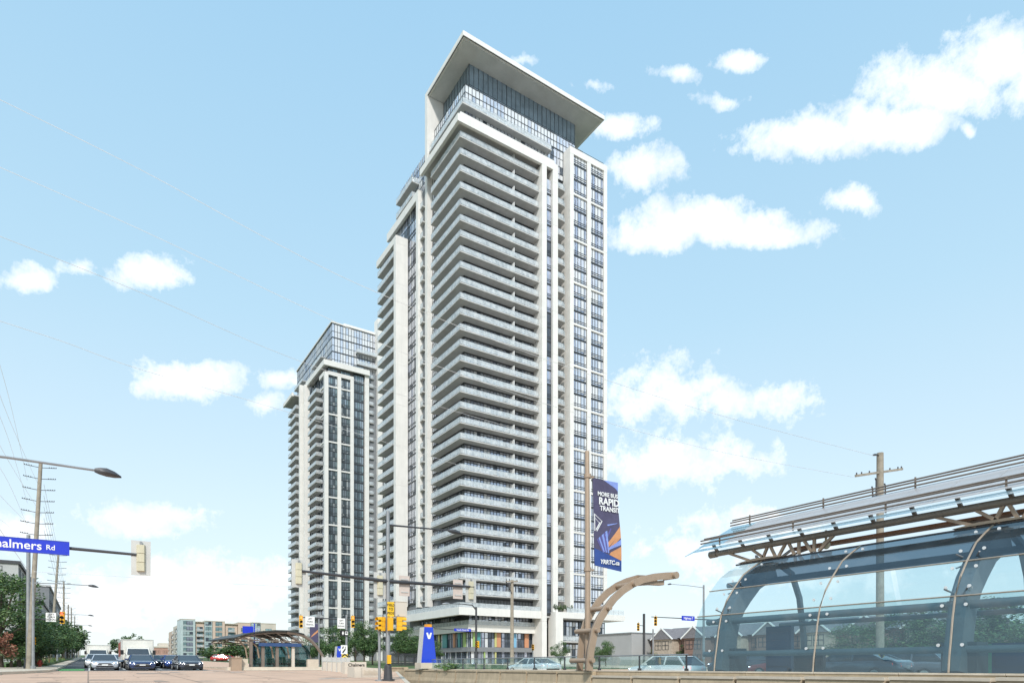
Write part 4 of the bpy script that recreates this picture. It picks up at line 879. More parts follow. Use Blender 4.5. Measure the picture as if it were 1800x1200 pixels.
def patch(pts, m, name='print', d=.008, N_=5):
    """flat print on the cloth, cut fine enough to follow its folds"""
    b = MB(); (a, b0, c, e) = [V3((*p, 0)) for p in pts]
    for i in range(N_):
        for j in range(N_):
            f = lambda u, v: a.lerp(b0, u).lerp(e.lerp(c, u), v)
            q = [f(i / N_, j / N_), f((i + 1) / N_, j / N_), f((i + 1) / N_, (j + 1) / N_), f(i / N_, (j + 1) / N_)]
            b.face([bp(k.x, k.y, d) for k in q])
    part(b, name, m, bn, fix=False)
BO = mat('banner_orange', (.58, .27, .12), .6); BB = mat('banner_blue', (.03, .07, .26), .7, vary=.15); BL2 = mat('banner_pale_blue', (.22, .30, .65), .55); BP = mat('banner_purple', (.10, .09, .28), .55)
patch([(0, .80), (1, .88), (1, 1), (0, 1)], BB); patch([(.42, 0), (1, 0), (1, .10), (.9, .07)], BL2)
for q in ([(1, .49), (1, .56), (.42, .80), (.36, .77)], [(1, .55), (1, .62), (.55, .79), (.46, .80)]): patch(q, BO)
patch([(1, .64), (1, .70), (.30, .83), (.34, .81)], BL2); patch([(1, .72), (1, .88), (.55, .84), (.6, .81)], BO)
patch([(.62, .53), (.66, .54), (.30, .80), (.24, .79)], BP); patch([(.5, .50), (.9, .46), (.9, .465), (.52, .515)], BL2)
for k in range(6): patch([(.10 + .06 * k, .70 - .022 * k), (.14 + .07 * k, .68 - .022 * k), (.34 + .04 * k, .82), (.30 + .04 * k, .825)], BL2 if k % 2 else BP, d=.010)
for q in ([(.02, .40), (.30, .47), (.30, .476), (.02, .408)], [(.30, .47), (.33, .47), (.12, .60), (.09, .60)], [(.02, .44), (.22, .50), (.22, .506), (.02, .447)], [(.02, .41), (.05, .41), (.05, .60), (.02, .60)], [(.22, .49), (.25, .49), (.09, .59), (.07, .58)]): patch(q, SIGNW, d=.010)
slope = math.atan2((TR - TL).z, (TR - TL).x)
for key, u, v, sc in (('more', .56, .165, 1.0), ('rapid', .60, .245, 1.0), ('transit', .62, .325, 1.0), ('url', .54, .93, .9)):
    o = lettering(key, SIGNW, bn, bp(u, v, .016) - bn.location, (pi / 2, -slope * 0 + .0, 0)); w_ = max(x.co.x for x in o.data.vertices) - min(x.co.x for x in o.data.vertices)
    k = (TR - TL).x * .80 * (1 if key != 'url' else .95) / w_; o.scale = (k, k, 1)
    sh = Matrix.Identity(4); sh[1][0] = math.tan(slope) * .9; o.data.transform(sh)
    for vtx in o.data.vertices:                           # let the letters follow the fold of the cloth
        pass
    o.location.y -= .04
AR = thing('arch_frame', 'bronze double-ribbed arch curving up over the platform beside the banner pole', 'arch', (22.2, 26.0, .99))
F = [(1036, 1178), (1037, 1160), (1039, 1142), (1046, 1107), (1055, 1087), (1067, 1068), (1080, 1051), (1095, 1037), (1112, 1026), (1130, 1018), (1150, 1013.5), (1170, 1011.5), (1184, 1011)]
Bk = [(1019, 1178), (1020, 1160), (1021, 1142), (1024, 1115), (1030, 1094), (1040, 1075), (1053, 1056), (1068, 1041), (1085, 1029), (1103, 1021), (1120, 1016)]
def rib_path(pts, w, d, m, name, par, yw=None):
    P = [V3(p) for p in pts]; rs = []
    for i, p in enumerate(P):
        tn = (P[min(i + 1, len(P) - 1)] - P[max(i - 1, 0)]).normalized(); nn = V3((tn.z, 0, -tn.x)).normalized() * d / 2; yy = V3((0, w / 2, 0))
        rs.append([p - yy - nn, p + yy - nn, p + yy + nn, p - yy + nn])
    b = MB(); b.rings(rs, 0); part(b, name, m, par)
fp = [at_y(a, c, 25.6) for a, c in F]; bk_ = [at_y(a, c, 26.9) for a, c in Bk]
rib_path(fp, .11, .38, BRONZE, 'rib', AR); rib_path([p + V3((0, .20, 0)) for p in fp], .05, .26, BRONZED, 'web', AR)
rib_path(bk_ + [V3((p.x, 26.3, p.z - .02)) for p in fp[-3:-1]], .11, .38, BRONZE, 'rib', AR)
for i, j in ((1, 1), (3, 4), (5, 6), (8, 9)):
    b = MB(); q, p = fp[i], bk_[j]; b.tube([q + V3((0, -.28, 0)), q + V3((0, .2, 0)), V3((q.x, 27.15, q.z))], .13, 10); part(b, 'cross_tube', BRONZE, AR, True)
b = MB(); b.tube([fp[-1] + V3((0, -.25, 0)), fp[-1] + V3((0, .7, 0))], .2, 12); part(b, 'cross_tube', BRONZE, AR, True)
b = MB(); b.rings([[p + V3((0, yy, dz)) for yy, dz in ((.1, -.22), (.5, -.22), (.5, -.3 - .1 * k), (.1, -.3 - .1 * k))] for k, p in enumerate(fp[-4:-1])]); part(b, 'gusset', BRONZE, AR)
# ---------------------------------------------------------------- blue route markers
def marker(px0, px1, pt0, pt1, ytop, ybot, y, label, txt):
    a, c, e, f = at_y(px0, ybot, y), at_y(px1, ybot, y), at_y(pt1, ytop, y), at_y(pt0, ytop, y); z0, z1 = a.z, f.z
    t = thing('route_marker', label, 'sign', ((a.x + c.x) / 2, y, z0))
    b = MB(); b.prism([(a.x, y, z0), (c.x, y, z0), (e.x, y, z1), (f.x, y, z1)], (0, .06, 0)); part(b, 'face_panel', SIGNV, t)
    b = MB(); b.prism([(a.x - .02, y + .063, z0), (c.x + .02, y + .063, z0), (e.x + .02, y + .063, z1 - .01), (f.x - .02, y + .063, z1 - .01)], (0, .75, 0)); part(b, 'body', PLATE, t)
    b = MB(); b.box(a.x - .1, c.x + .1, y - .1, y + 1.0, z0 - .45, z0 - .003); part(b, 'plinth', CONC2, t)
    mx = ((a.x + c.x) / 2 + (e.x + f.x) / 2) / 2; W_ = e.x - f.x; zc = z0 + (z1 - z0) * .76
    b = MB(); b.prism([(mx - W_ * .34, y - .012, zc + W_ * .30), (mx - W_ * .12, y - .012, zc + W_ * .34), (mx + .0, y - .012, zc - W_ * .05), (mx + W_ * .18, y - .012, zc + W_ * .34), (mx + W_ * .36, y - .012, zc + W_ * .30), (mx + W_ * .14, y - .012, zc - W_ * .36), (mx - W_ * .10, y - .012, zc - W_ * .36)], (0, .011, 0)); part(b, 'emblem', SIGNW, t)
    return t
t = marker(741, 767, 746.5, 761, 1101, 1164, 45.6, 'tall blue tapered route marker with a white v emblem in front of the podium', 1)
q = at_y(752, 1099, 46); b = MB(); b.box(q.x - .2, q.x + .22, 45.75, 46.2, q.z - .12, q.z + .1); part(b, 'cap', mat('cap_orange', (.75, .30, .02), .5), t)
marker(591, 603, 593.5, 600, 1135, 1160, 72.0, 'small distant blue tapered route marker left of the chevron board', 1)
# station name wall and end blocks at the intersection
q0, q1 = at_y(606, 1172, 44), at_y(644, 1172, 44); t = thing('station_sign', 'low cream concrete wall lettered Chalmers at the median nose', 'sign', ((q0.x + q1.x) / 2, 44, gz(44))); b = MB(); b.box(q0.x, q1.x, 44, 44.5, gz(44), zat(1162.5, 46)); part(b, 'wall', CREAM, t)
lettering('chal2', BLACK, t, (.05, -.02, zat(1168, 46) - gz(44)), (pi / 2, 0, 0)).scale = (.9, .9, 1)
q0, q1 = at_y(622, 1180, 36.5), at_y(673, 1180, 36.5); t = thing('concrete_block', 'cream sculpted concrete end block left of the middle signal pole base', 'barrier', ((q0.x + q1.x) / 2, 36.5, gz(36.5)))
b = MB(); b.box(q0.x, q0.x + .42, 36.4, 37.6, gz(36), zat(1171, 38)); part(b, 'pier', CREAM, t); b = MB(); b.prism([(q0.x + .45, 36.5, gz(36)), (q1.x - .2, 36.5, gz(36)), (q1.x, 36.5, gz(36) + .35), (q1.x - .05, 36.5, zat(1174, 38)), (q0.x + .45, 36.5, zat(1172, 38))], (0, 1, 0)); part(b, 'wall', CREAM, t)
b = MB(); n = 12
for i in range(n): x = q0.x + .6 + i * (q1.x - q0.x - .9) / n; b.box(x, x + .03, 36.47, 36.499, gz(36) + .15 + .02 * (i % 3), zat(1176, 38) - .03 * (i % 4))
part(b, 'relief', CONC2, t)
# parapet and rail of the far platform behind the signal pole
t = thing('parapet_rail', 'low concrete parapet with pale metal rail panels right of the distant bus shelter', 'railing', (17, 55, gz(55)))
for k in range(6):
    a, c = at_y(568 + k * 8.5, 1160, 55 - k * 1.6), at_y(575.5 + k * 8.5, 1160, 55 - k * 1.6); b = MB(); yy = a.y; b.box(a.x, c.x, yy, yy + .2, gz(yy), gz(yy) + .75); part(b, 'block', CREAM, t)
    b = MB(); b.box(a.x, c.x, yy + .3, yy + .36, gz(yy) + .78, gz(yy) + 1.15); b.tube([(a.x, yy + .3, gz(yy)), (a.x, yy + .3, gz(yy) + 1.25)], .03, 6); part(b, 'rail_panel', PLATE, t)
t = thing('picket_fence', 'dark metal picket fence in front of the tower podium, left of the blue route marker', 'fence', (40, 84, gz(84))); a, c = at_y(685, 1160, 84), at_y(745, 1160, 84)
for i in range(26):
    x = a.x + (c.x - a.x) * i / 26; b = MB(); b.box(x - .05, x + .05, 84, 84.06, gz(84), gz(84) + 1.75); part(b, 'picket', DSTEEL, t)
b = MB(); b.box(a.x, c.x, 84.07, 84.12, gz(84) + .3, gz(84) + .4); b.box(a.x, c.x, 84.07, 84.12, gz(84) + 1.5, gz(84) + 1.6); part(b, 'rail', DSTEEL, t)
# ---------------------------------------------------------------- the glass bus station
B = thing('bus_station', 'large curved glass bus station with a bronze truss and winged roof at right', 'bus station', (24, 12, .86))
Gc = [(22.1, 1.0), (22.16, 1.5), (22.25, 1.95), (22.38, 2.7), (22.55, 3.37), (22.90, 4.0), (23.36, 4.54), (24.0, 5.18), (24.66, 5.57), (25.3, 5.9)]
RY = [18.3, 13.85, 9.4, 4.95, .5]
GL1 = glass('station_glass', (.76, .88, .90), .06, .06, (.45, .60, .65)); GL2 = glass('station_glass_upper', (.13, .19, .24), .04, .12, (.16, .23, .28)); GL0 = glass('station_glass_lower', (.50, .68, .72), .07, .05, (.25, .40, .45))
def sheet_part(y0, y1, idx, m, name='glass_panel'):
    b = MB(); pts = [Gc[i] for i in idx]
    for (xa, za), (xb, zb_) in zip(pts[:-1], pts[1:]): b.face([(xa, y0, za), (xa, y1, za), (xb, y1, zb_), (xb, y0, zb_)])
    part(b, name, m, B, True, fix=False)
YS_ = [19.6] + RY
for k in range(len(YS_) - 1):
    y1, y0 = YS_[k] - .03, YS_[k + 1] + .03
    for idx, m in (((0, 1, 2, 3, 4), GL0), ((4, 5, 6), GL1), ((6, 7, 8, 9), GL2 if k else GL1)): sheet_part(y0, y1, idx, m)
CAPM = mat('joint_cap', (.40, .33, .26), .5, .3)
for y in RY[:-1]:
    b = MB(); b.tube([(x - .02, y, z) for x, z in Gc], .032, 6); part(b, 'joint_cap', CAPM, B, True)
for i in (4, 6):
    x, z = Gc[i]; b = MB(); b.tube([(x - .02, 19.6, z), (x - .02, .5, z)], .026, 6); part(b, 'joint_cap', CAPM, B, True)
bolt = MB(); bolt.rings([[(-.0 - d, .052 * cos(2 * pi * k / 12), .052 * sin(2 * pi * k / 12)) for k in range(12)] for d in (0, .03)]); bolt_me = bolt.mesh('glass_bolt', mat('bolt_steel', (.75, .75, .74), .3, .3))
for y in RY[:-1]:
    for (i, dz) in ((1, .35), (4, -.28), (4, .30), (6, -.22), (7, -.25), (8, .1)):
        for dy in (-.33, .33):
            x, z = Gc[i]; x2, z2 = Gc[i + 1]; x0_, z0_ = Gc[i - 1]; f = dz / (z2 - z if dz > 0 else z - z0_); px_ = x + f * (x2 - x if dz > 0 else x - x0_)
            link('glass_bolt', bolt_me, B, V3((px_ - .03, y + dy, z + dz)) - B.location)
RIBM = mat('station_rib', (.17, .18, .19), .5, .3, vary=.12)
for y in RY[0::2]:
    P = [V3((x + .5 + .12 * i / 9, y, z - .04 * i)) for i, (x, z) in enumerate(Gc)] 
    rib_path(P, .50, .75, RIBM, 'rib', B)
    rib_path([V3((25.6, y, 5.75)), V3((26.6, y, 5.85)), V3((27.5, y, 5.5)), V3((28.1, y, 4.4)), V3((28.4, y, 2.8)), V3((28.5, y, .9))], .2, .2, RIBM, 'rear_rib', B)
    b = MB(); b.box(22.75, 23.55, y - .5, y + .5, .86, 1.95); part(b, 'rib_base', mat('base_dark', (.05, .055, .06), .6), B)
    b = MB(); b.box(27.3, 28.3, y - .45, y + .45, .86, 2.0); part(b, 'rib_base', BLACK, B); b = MB(); b.box(27.2, 27.28, y + .47, y + 1.0, .86, 2.0); part(b, 'screen', mat('green_glass_edge', (.08, .30, .17), .2), B)
    for sg in (-1, 1):
        b = MB()
        for i in (4, 6): b.tube([(Gc[i][0] + .4, y, Gc[i][1]), (Gc[i][0] + .02, y + sg * .33, Gc[i][1] - .2)], .03, 6); b.tube([(Gc[i][0] + .4, y, Gc[i][1]), (Gc[i][0] + .02, y + sg * .33, Gc[i][1] + .25)], .03, 6)
        part(b, 'spider_arm', RIBM, B)
for x, z, r_ in ((22.75, 1.72, .12), (23.0, 3.12, .14), (24.35, 4.85, .12), (28.2, 3.2, .1), (26.4, 5.75, .12)):
    b = MB(); b.tube([(x, 19.4, z), (x, .5, z)], r_, 10); part(b, 'purlin', RIBM, B, True)
for k in range(len(RY) - 1):                              # rear glass wall
    b = MB(); b.face([(28.6, RY[k + 1] + .1, .9), (28.6, RY[k] - .1, .9), (28.5, RY[k] - .1, 3.0), (28.5, RY[k + 1] + .1, 3.0)]); b.face([(28.5, RY[k + 1] + .1, 3.0), (28.5, RY[k] - .1, 3.0), (27.6, RY[k] - .1, 5.4), (27.6, RY[k + 1] + .1, 5.4)]); part(b, 'rear_glass', glass('rear_glass', (.88, .95, .96), .01, .01, (.4, .6, .65)), B, fix=False)
b = MB(); b.bar((25.3, 19.7, 5.9), (25.3, .5, 5.9), .07, .06); part(b, 'eaves_beam', DSTEEL, B)
# roof wing
b = MB(); b.tube([(25.3, 21.0, 6.59), (25.3, .5, 6.59)], .14, 12); b.tube([(25.3, 21.2, 6.58), (25.3, 20.8, 6.59)], .17, 12); part(b, 'roof_tube', mat('roof_tube_paint', (.28, .235, .19), .45, .2), B, True)
b = MB(); b.box(26.2, 26.8, .5, 17.5, 6.36, 6.46); part(b, 'soffit_board', mat('terracotta_board', (.30, .16, .10), .7), B)
RP = mat('roof_sheet', (.50, .49, .49), .3, .2, vary=.04, scale=.6)
RPG = glass('roof_glass', (.55, .72, .78), .2, .12, (.5, .65, .7))
y = 21.4; k = 0
while y > .6:
    dy = 1.48; m = RPG if k < 1 else RP
    b = MB(); b.prism([(24.75, y, 6.90), (27.2, y, 8.16), (27.2, y, 8.20), (24.75, y, 6.94)], (0, -dy + .02, 0)); part(b, 'roof_panel', m, B)
    b = MB(); b.prism([(24.35, y, 6.62), (24.72, y, 6.80), (24.72, y, 6.82), (24.35, y, 6.64)], (0, -dy + .02, 0)); part(b, 'eaves_glass', RPG, B)
    b = MB(); b.bar((24.9, y - .7, 6.98), (25.28, y - .7, 6.62), .12, .10); part(b, 'roof_bracket', BRONZED, B); y -= dy; k += 1
b = MB(); b.prism([(24.35, 21.45, 6.62), (27.2, 21.45, 8.1), (27.2, 21.45, 8.14), (24.35, 21.45, 6.66)], (0, .5, -.12)); part(b, 'eaves_glass', RPG, B)
for x, z in ((24.85, 7.10), (24.85, 7.24), (25.1, 7.36), (27.05, 8.24), (27.05, 8.38), (27.2, 8.52)):
    b = MB(); b.tube([(x, 21.4, z), (x, .5, z)], .035, 6); part(b, 'snow_rail', BRONZED, B, True)
for y in (20.3, 16.5, 12.7, 8.9, 5.1):
    b = MB(); b.bar((24.88, y, 6.9), (24.88, y, 7.32), .06, .05); b.bar((27.1, y, 8.1), (27.1, y, 8.58), .06, .05); part(b, 'rail_post', BRONZED, B)
for y in RY[0:4:2]:
    for a, c, xo in ((1.9, .5, 0), (.6, -.2, 0), (-.3, 0, 0), (-.4, -.7, 0), (-1.2, -.8, 0), (-1.3, -1.6, 0), (-1.8, -1.8, 0), (-2.0, -2.4, 0), (-2.5, -2.5, 0), (-3.4, -2.7, 0)):
        b = MB(); b.bar((25.3, y + a, 6.55), (25.3 + xo, y + c, 5.95), .11, .11); part(b, 'strut', BRONZE, B)
    for a, c in ((1.2, .2), (-.6, -.9), (-1.8, -1.2)):
        b = MB(); b.bar((26.5, y + a, 6.4), (25.4, y + c, 5.95), .10, .10); part(b, 'strut', BRONZED, B)
    b = MB(); b.rings([[(25.15 + dx, y + dy, 5.95 + dz) for dx, dy, dz in ((0, 1.2, 0), (.3, 1.2, 0), (.3, -1.3, .0), (0, -1.3, .0))], [(25.15 + dx, y + dy, 6.05 + dz) for dx, dy, dz in ((0, .4, 0), (.3, .4, 0), (.3, -.4, .0), (0, -.4, .0))]]); part(b, 'gusset', BRONZE, B)
b = MB(); q = at_x(1452, 957, 25.6); b.sphere(q, .17, 12, sc=(1, 1, 1.1)); b.tube([q, q + V3((0, 0, .6))], .05, 8); solo(b, 'security_camera', BEIGE, 'cream dome security camera hanging under the station roof tube', 'camera', smooth=True)
for y, z1, m in ((17.0, 2.9, 'panel_navy'), (8.6, 1.95, 'panel_navy'), (15.6, 1.9, 'panel_black')):
    b = MB(); b.box(24.6, 24.8, y - .6, y + .6, .862, z1); b.box(24.57, 24.598, y - .5, y + .5, 1.2, z1 - .2); solo(b, 'information_panel', mat(m, (.012, .03, .075) if 'navy' in m else (.012, .012, .014), .3), {17.0: 'tall dark information panel inside the far left end of the glass station', 8.6: 'low navy panel inside the station left of the nearest big rib', 15.6: 'low black panel standing inside the station right of the tall information panel'}[y], 'panel')
# ---------------------------------------------------------------- vehicles
def paint(name, col): return mat('paint_' + name, col, .25, .25, vary=.04, scale=1, coat=.8)
def loft(b, st, m=0):
    rs = []
    for (y, hw, zb_, zt) in st:
        r = [(hw * .84, zb_), (hw * .97, zb_ + .12), (hw, zb_ + (zt - zb_) * .55), (hw * .97, zt - (zt - zb_) * .16), (hw * .86, zt), ]
        rs.append([(-x, y, z) for x, z in r] + [(x, y, z) for x, z in r[::-1]])
    b.rings(rs, m)
CARS = {}
def car(kind, col, label, loc, rz=0, lights=True, hs=.90, group=None):
    """front looks along -Y"""
    suv = kind == 'suv'; L, Wd, H = (4.6, 1.85, 1.66) if suv else (4.85, 1.84, 1.45)
    zb_ = .24 if suv else .19; hood = .98 if suv else .86; belt = 1.04 if suv else .93; h = L / 2; hw = Wd / 2
    key = kind + col
    if key not in CARS:
        P = paint(col, {'silver': (.46, .48, .52), 'navy': (.03, .05, .13), 'charcoal': (.045, .05, .07), 'black': (.018, .02, .03), 'white': (.72, .73, .74), 'red': (.45, .04, .035), 'slate': (.13, .17, .22), 'grey': (.20, .20, .23), 'blue': (.025, .06, .22)}[col]); d = {}
        b = MB(); loft(b, [(-h, hw * .80, zb_ + .08, hood - .26), (-h + .10, hw * .93, zb_, hood - .14), (-h + .45, hw * .99, zb_, hood - .05), (-h + 1.25, hw, zb_, belt), (-.1, hw, zb_, belt + .02), (h - 1.0, hw, zb_, belt + .05), (h - .25, hw * .97, zb_ + .02, belt + (.02 if suv else .06)), (h - .05, hw * .90, zb_ + .1, belt - .05), (h, hw * .82, zb_ + .2, belt - .18)])
        d['body'] = b.mesh('body', P, True)
        yf, yf2, yr2, yr = (-h + 1.22, -h + 1.95, h - .75, h - .18) if suv else (-h + 1.30, -h + 2.15, h - 1.55, h - .55)
        b = MB(); T = .70 * Wd / 2; Bt = .90 * Wd / 2; zt = H - .06
        b.rings([[(-Bt, yf, belt), (Bt, yf, belt), (Bt, yr, belt + .02), (-Bt, yr, belt + .02)], [(-T, yf2, zt), (T, yf2, zt), (T, yr2, zt), (-T, yr2, zt)]]); d['window'] = b.mesh('window', CARGL)
        b = MB(); b.rings([[(-T * 1.02, yf2 - .03, zt), (T * 1.02, yf2 - .03, zt), (T * 1.02, yr2 + .03, zt), (-T * 1.02, yr2 + .03, zt)], [(-T * .96, yf2 + .12, H - .012), (T * .96, yf2 + .12, H - .012), (T * .96, yr2 - .12, H - .012), (-T * .96, yr2 - .12, H - .012)], [(-T * .7, yf2 + .3, H), (T * .7, yf2 + .3, H), (T * .7, yr2 - .3, H), (-T * .7, yr2 - .3, H)]])
        ym = (yf2 + yr2) / 2
        for s in (-1, 1):
            for (ya, yb) in ((yf, yf2), (yr, yr2), (ym + .1, ym + .1)): b.bar((s * Bt * 1.0, ya, belt), (s * T * 1.01, yb, zt + .02), .07, .09)
        d['roof'] = b.mesh('roof', P, True)
        b = MB(); b.rings([[((.30 if suv else .31) * cos(2 * pi * i / 16), 0, 0) for i in range(0)]] ) if 0 else None
        wr = .34 if suv else .32
        b = MB(); b.rings([[(x, wr * q * cos(2 * pi * i / 16), wr * q * sin(2 * pi * i / 16)) for i in range(16)] for x, q in ((-.11, .9), (-.09, 1), (.09, 1), (.11, .9))]); d['wheel'] = b.mesh('wheel', RUB, True)
        b = MB(); b.rings([[(x, wr * .62 * cos(2 * pi * i / 12), wr * .62 * sin(2 * pi * i / 12)) for i in range(12)] for x in (-.115, .115)])
        for i in range(5): a = 2 * pi * i / 5; b.box(-.12, .12, wr * .3 * cos(a) - .03, wr * .3 * cos(a) + .03, wr * .3 * sin(a) - .03, wr * .3 * sin(a) + .03)
        d['rim'] = b.mesh('rim', PLATE)
        b = MB(); b.prism([(-hw * .52, -h - .012, hood - .42), (hw * .52, -h - .012, hood - .42), (hw * .40, -h - .012, hood - .24), (-hw * .40, -h - .012, hood - .24)], (0, .1, 0)); b.prism([(-hw * .68, -h - .006, zb_ + .10), (hw * .68, -h - .006, zb_ + .10), (hw * .56, -h - .012, zb_ + .24), (-hw * .56, -h - .012, zb_ + .24)], (0, .08, 0)); b.box(-hw * .86, hw * .86, -h + .08, h - .08, zb_ - .06, zb_ + .08); b.box(-hw * .62, hw * .62, h - .04, h + .02, zb_ + .16, zb_ + .34)
        d['grille'] = b.mesh('grille', BLACK)
        b = MB(); b.bar((-hw * .5, -h - .03, hood - .33), (hw * .5, -h - .03, hood - .33), .02, .03); d['trim'] = b.mesh('trim', CHROME)
        b = MB(); b.box(-.2, .2, -h - .04, -h - .015, zb_ + .26, zb_ + .38); d['plate'] = b.mesh('number_plate', SIGNW)
        for s in (-1, 1):
            b = MB(); b.prism([(s * hw * .56, -h - .012, hood - .30), (s * hw * .90, -h + .10, hood - .27), (s * hw * .90, -h + .14, hood - .17), (s * hw * .60, -h + .02, hood - .20)], (0, .12, 0)); d['hl%d' % s] = b.mesh('headlight', HEADL)
            b = MB(); b.prism([(s * hw * .50, h + .012, belt - .26), (s * hw * .93, h - .16, belt - .26), (s * hw * .93, h - .18, belt - .10), (s * hw * .50, h - .01, belt - .12)], (0, -.12, 0)); d['tl%d' % s] = b.mesh('tail_light', TAILL)
            b = MB(); b.box(s * hw * 1.0, s * (hw + .2), yf + .38, yf + .52, belt, belt + .15); d['mi%d' % s] = b.mesh('mirror', P)
        d['ya'] = (-h + .88, h - .95); d['wr'] = wr; CARS[key] = d
    d = CARS[key]; t = thing('parked_car' if not lights else 'car', label, 'car', loc, rz, group); t.scale = (1, 1, hs)
    for k in ('body', 'window', 'roof', 'grille', 'trim', 'plate'): link({'plate': 'number_plate'}.get(k, k), d[k], t)
    for s in (-1, 1):
        link('headlight', d['hl%d' % s], t); link('tail_light', d['tl%d' % s], t); link('mirror', d['mi%d' % s], t)
        for y in d['ya']: w = link('wheel', d['wheel'], t, (s * (hw - .10), y, d['wr'])); link('rim', d['rim'], w)
    return t
def oncoming(px, py, kind, col, label, rz=0, hs=.9): p = at_g(px, py); return car(kind, col, label, p + V3((0, 2.3, .012)), rz, True, hs)
oncoming(184.5, 1178.0, 'suv', 'silver', 'silver SUV with lit headlights waiting first in the left lane', hs=.76)
oncoming(250.5, 1178, 'sedan', 'navy', 'dark navy sedan with lit headlights in front of the big white box truck', hs=.87)
oncoming(335, 1177.5, 'sedan', 'charcoal', 'charcoal blue sedan with lit headlights at the right end of the waiting cars', R(2), hs=.87)
oncoming(309, 1174.5, 'sedan', 'blue', 'dark blue sedan half hidden behind the rightmost waiting sedan', hs=.87)
oncoming(287, 1172.8, 'sedan', 'black', 'black sedan waiting to the right of the box truck, behind the front cars', hs=.87)
oncoming(170, 1173.5, 'suv', 'white', 'white SUV behind the silver SUV in the left lane', hs=.78)
oncoming(213, 1171.5, 'sedan', 'slate', 'grey sedan glimpsed between the silver SUV and the box truck', hs=.87)
TW = mat('truck_white', (.70, .68, .62), .5, vary=.05, scale=1)
def box_truck(loc, label, w, hbox, stripe, hs=.84):
    t = thing('box_truck', label, 'truck', loc); t.scale = (1, 1, hs)
    b = MB(); b.box(-w / 2, w / 2, 1.9, 8.3, 1.0, hbox); part(b, 'cargo_box', TW, t, world=False)
    b = MB()
    for s in (-1, 1): b.box(s * (w / 2) - .05, s * (w / 2) + .05, 1.85, 1.95, .98, hbox + .03)
    b.box(-w / 2 - .05, w / 2 + .05, 1.86, 1.94, hbox - .03, hbox + .05); part(b, 'corner_trim', PLATE, t, world=False)
    if stripe:
        b = MB(); b.box(-w / 2 - .012, -w / 2 - .002, 2.1, 8.1, 1.4, hbox - .2); part(b, 'side_print', mat('truck_red', (.50, .12, .08), .5), t, world=False)
    b = MB(); loft(b, [(-.2, .88, .5, 1.25), (0, .98, .42, 1.35), (.7, 1.02, .42, 1.5), (1.8, 1.02, .42, 1.55)]); b.rings([[(-.98, .75, 1.5), (.98, .75, 1.5), (.98, 1.84, 1.5), (-.98, 1.84, 1.5)], [(-.86, 1.2, 2.3), (.86, 1.2, 2.3), (.9, 1.84, 2.35), (-.9, 1.84, 2.35)]]); part(b, 'cab', TW, t, True, world=False)
    b = MB(); b.prism([(-.86, .72, 1.56), (.86, .72, 1.56), (.78, 1.12, 2.2), (-.78, 1.12, 2.2)], (0, -.03, .01)); part(b, 'windscreen', CARGL, t, world=False)
    b = MB(); b.box(-.6, .6, -.235, -.19, .75, 1.15); b.box(-1.0, 1.0, -.2, 8, .38, .5); b.box(-.9, .9, 1.9, 8, .6, .95); part(b, 'grille', BLACK, t, world=False)
    for s in (-1, 1):
        b = MB(); b.box(s * 1.12, s * 1.36, .66, .8, 1.55, 2.05); b.bar((s * .95, .75, 1.6), (s * 1.15, .73, 1.75), .04, .04); part(b, 'mirror', BLACK, t, world=False)
        b = MB(); b.box(s * .66, s * .9, -.21, -.14, .85, 1.1); part(b, 'headlight', HEADL if stripe else SIGNW, t, world=False)
        for y in (.75, 6.4):
            b = MB(); b.rings([[(s * .98 + x, y + .42 * cos(2 * pi * i / 14), .42 + .42 * sin(2 * pi * i / 14)) for i in range(14)] for x in (-.14, .14)]); wv_ = part(b, 'wheel', RUB, t, world=False)
            b = MB(); b.rings([[(s * .98 + x, y + .22 * cos(2 * pi * i / 10), .42 + .22 * sin(2 * pi * i / 10)) for i in range(10)] for x in (-.15, .15)]); part(b, 'rim', PLATE, wv_, world=False)
    return t
p = at_g(244, 1174.6); box_truck(p + V3((0, 0, .012)), 'big white box truck with a red printed side waiting behind the navy sedan', 2.5, 3.25, True, .80)
p = at_g(172.5, 1168); box_truck(p + V3((0, 0, .012)), 'white box truck farther back in the left lane behind the white SUV', 2.45, 2.95, False, .80)
c = at_d(391, 1161, 140); c.z = gz(c.y); car('suv', 'red', 'red car parked side-on far off, left of the brown cabinet', c, R(70), False)
c = at_d(403, 1161, 146); c.z = gz(c.y); car('sedan', 'red', 'second red car just behind the red SUV, left of the brown cabinet', c, R(75), False)
# traffic on the far carriageway, seen past the railing and through the station glass; tails towards us
def away(px, x, kind, col, label, hs=.84, lift=.30): y = yx(px, x); return car(kind, col, label, (x, y, gz(y) + lift), pi, True, hs)
away(1170, 28.0, 'suv', 'white', 'white SUV with red tail lights behind the glass railing, right of the arch', .84, .0)
away(938, 28.0, 'sedan', 'white', 'pale sedan seen behind the glass railing, left of the banner pole', .84, .0)
away(1312, 33.0, 'suv', 'charcoal', 'dark SUV with red lights seen through the left end of the station glass')
away(1398, 31.5, 'sedan', 'red', 'red car seen through the station glass')
away(1500, 30.8, 'sedan', 'slate', 'slate blue sedan seen side-on through the middle of the station glass', .95)
away(1590, 34.5, 'suv', 'grey', 'grey hatchback seen through the station glass left of the big rib', .84)
away(1800, 30.9, 'sedan', 'grey', 'grey sedan with a red tail light at the right edge behind the glass', .95)
q = at_x(1551, 1155, 31.5); t = thing('hazard_marker', 'yellow and black striped hazard marker seen through the station glass', 'hazard sign', q); b = MB(); b.box(-.02, .02, -.17, .17, -.4, .4); part(b, 'panel', mat('hazard_yellow', (.85, .62, .08), .5), t, world=False)
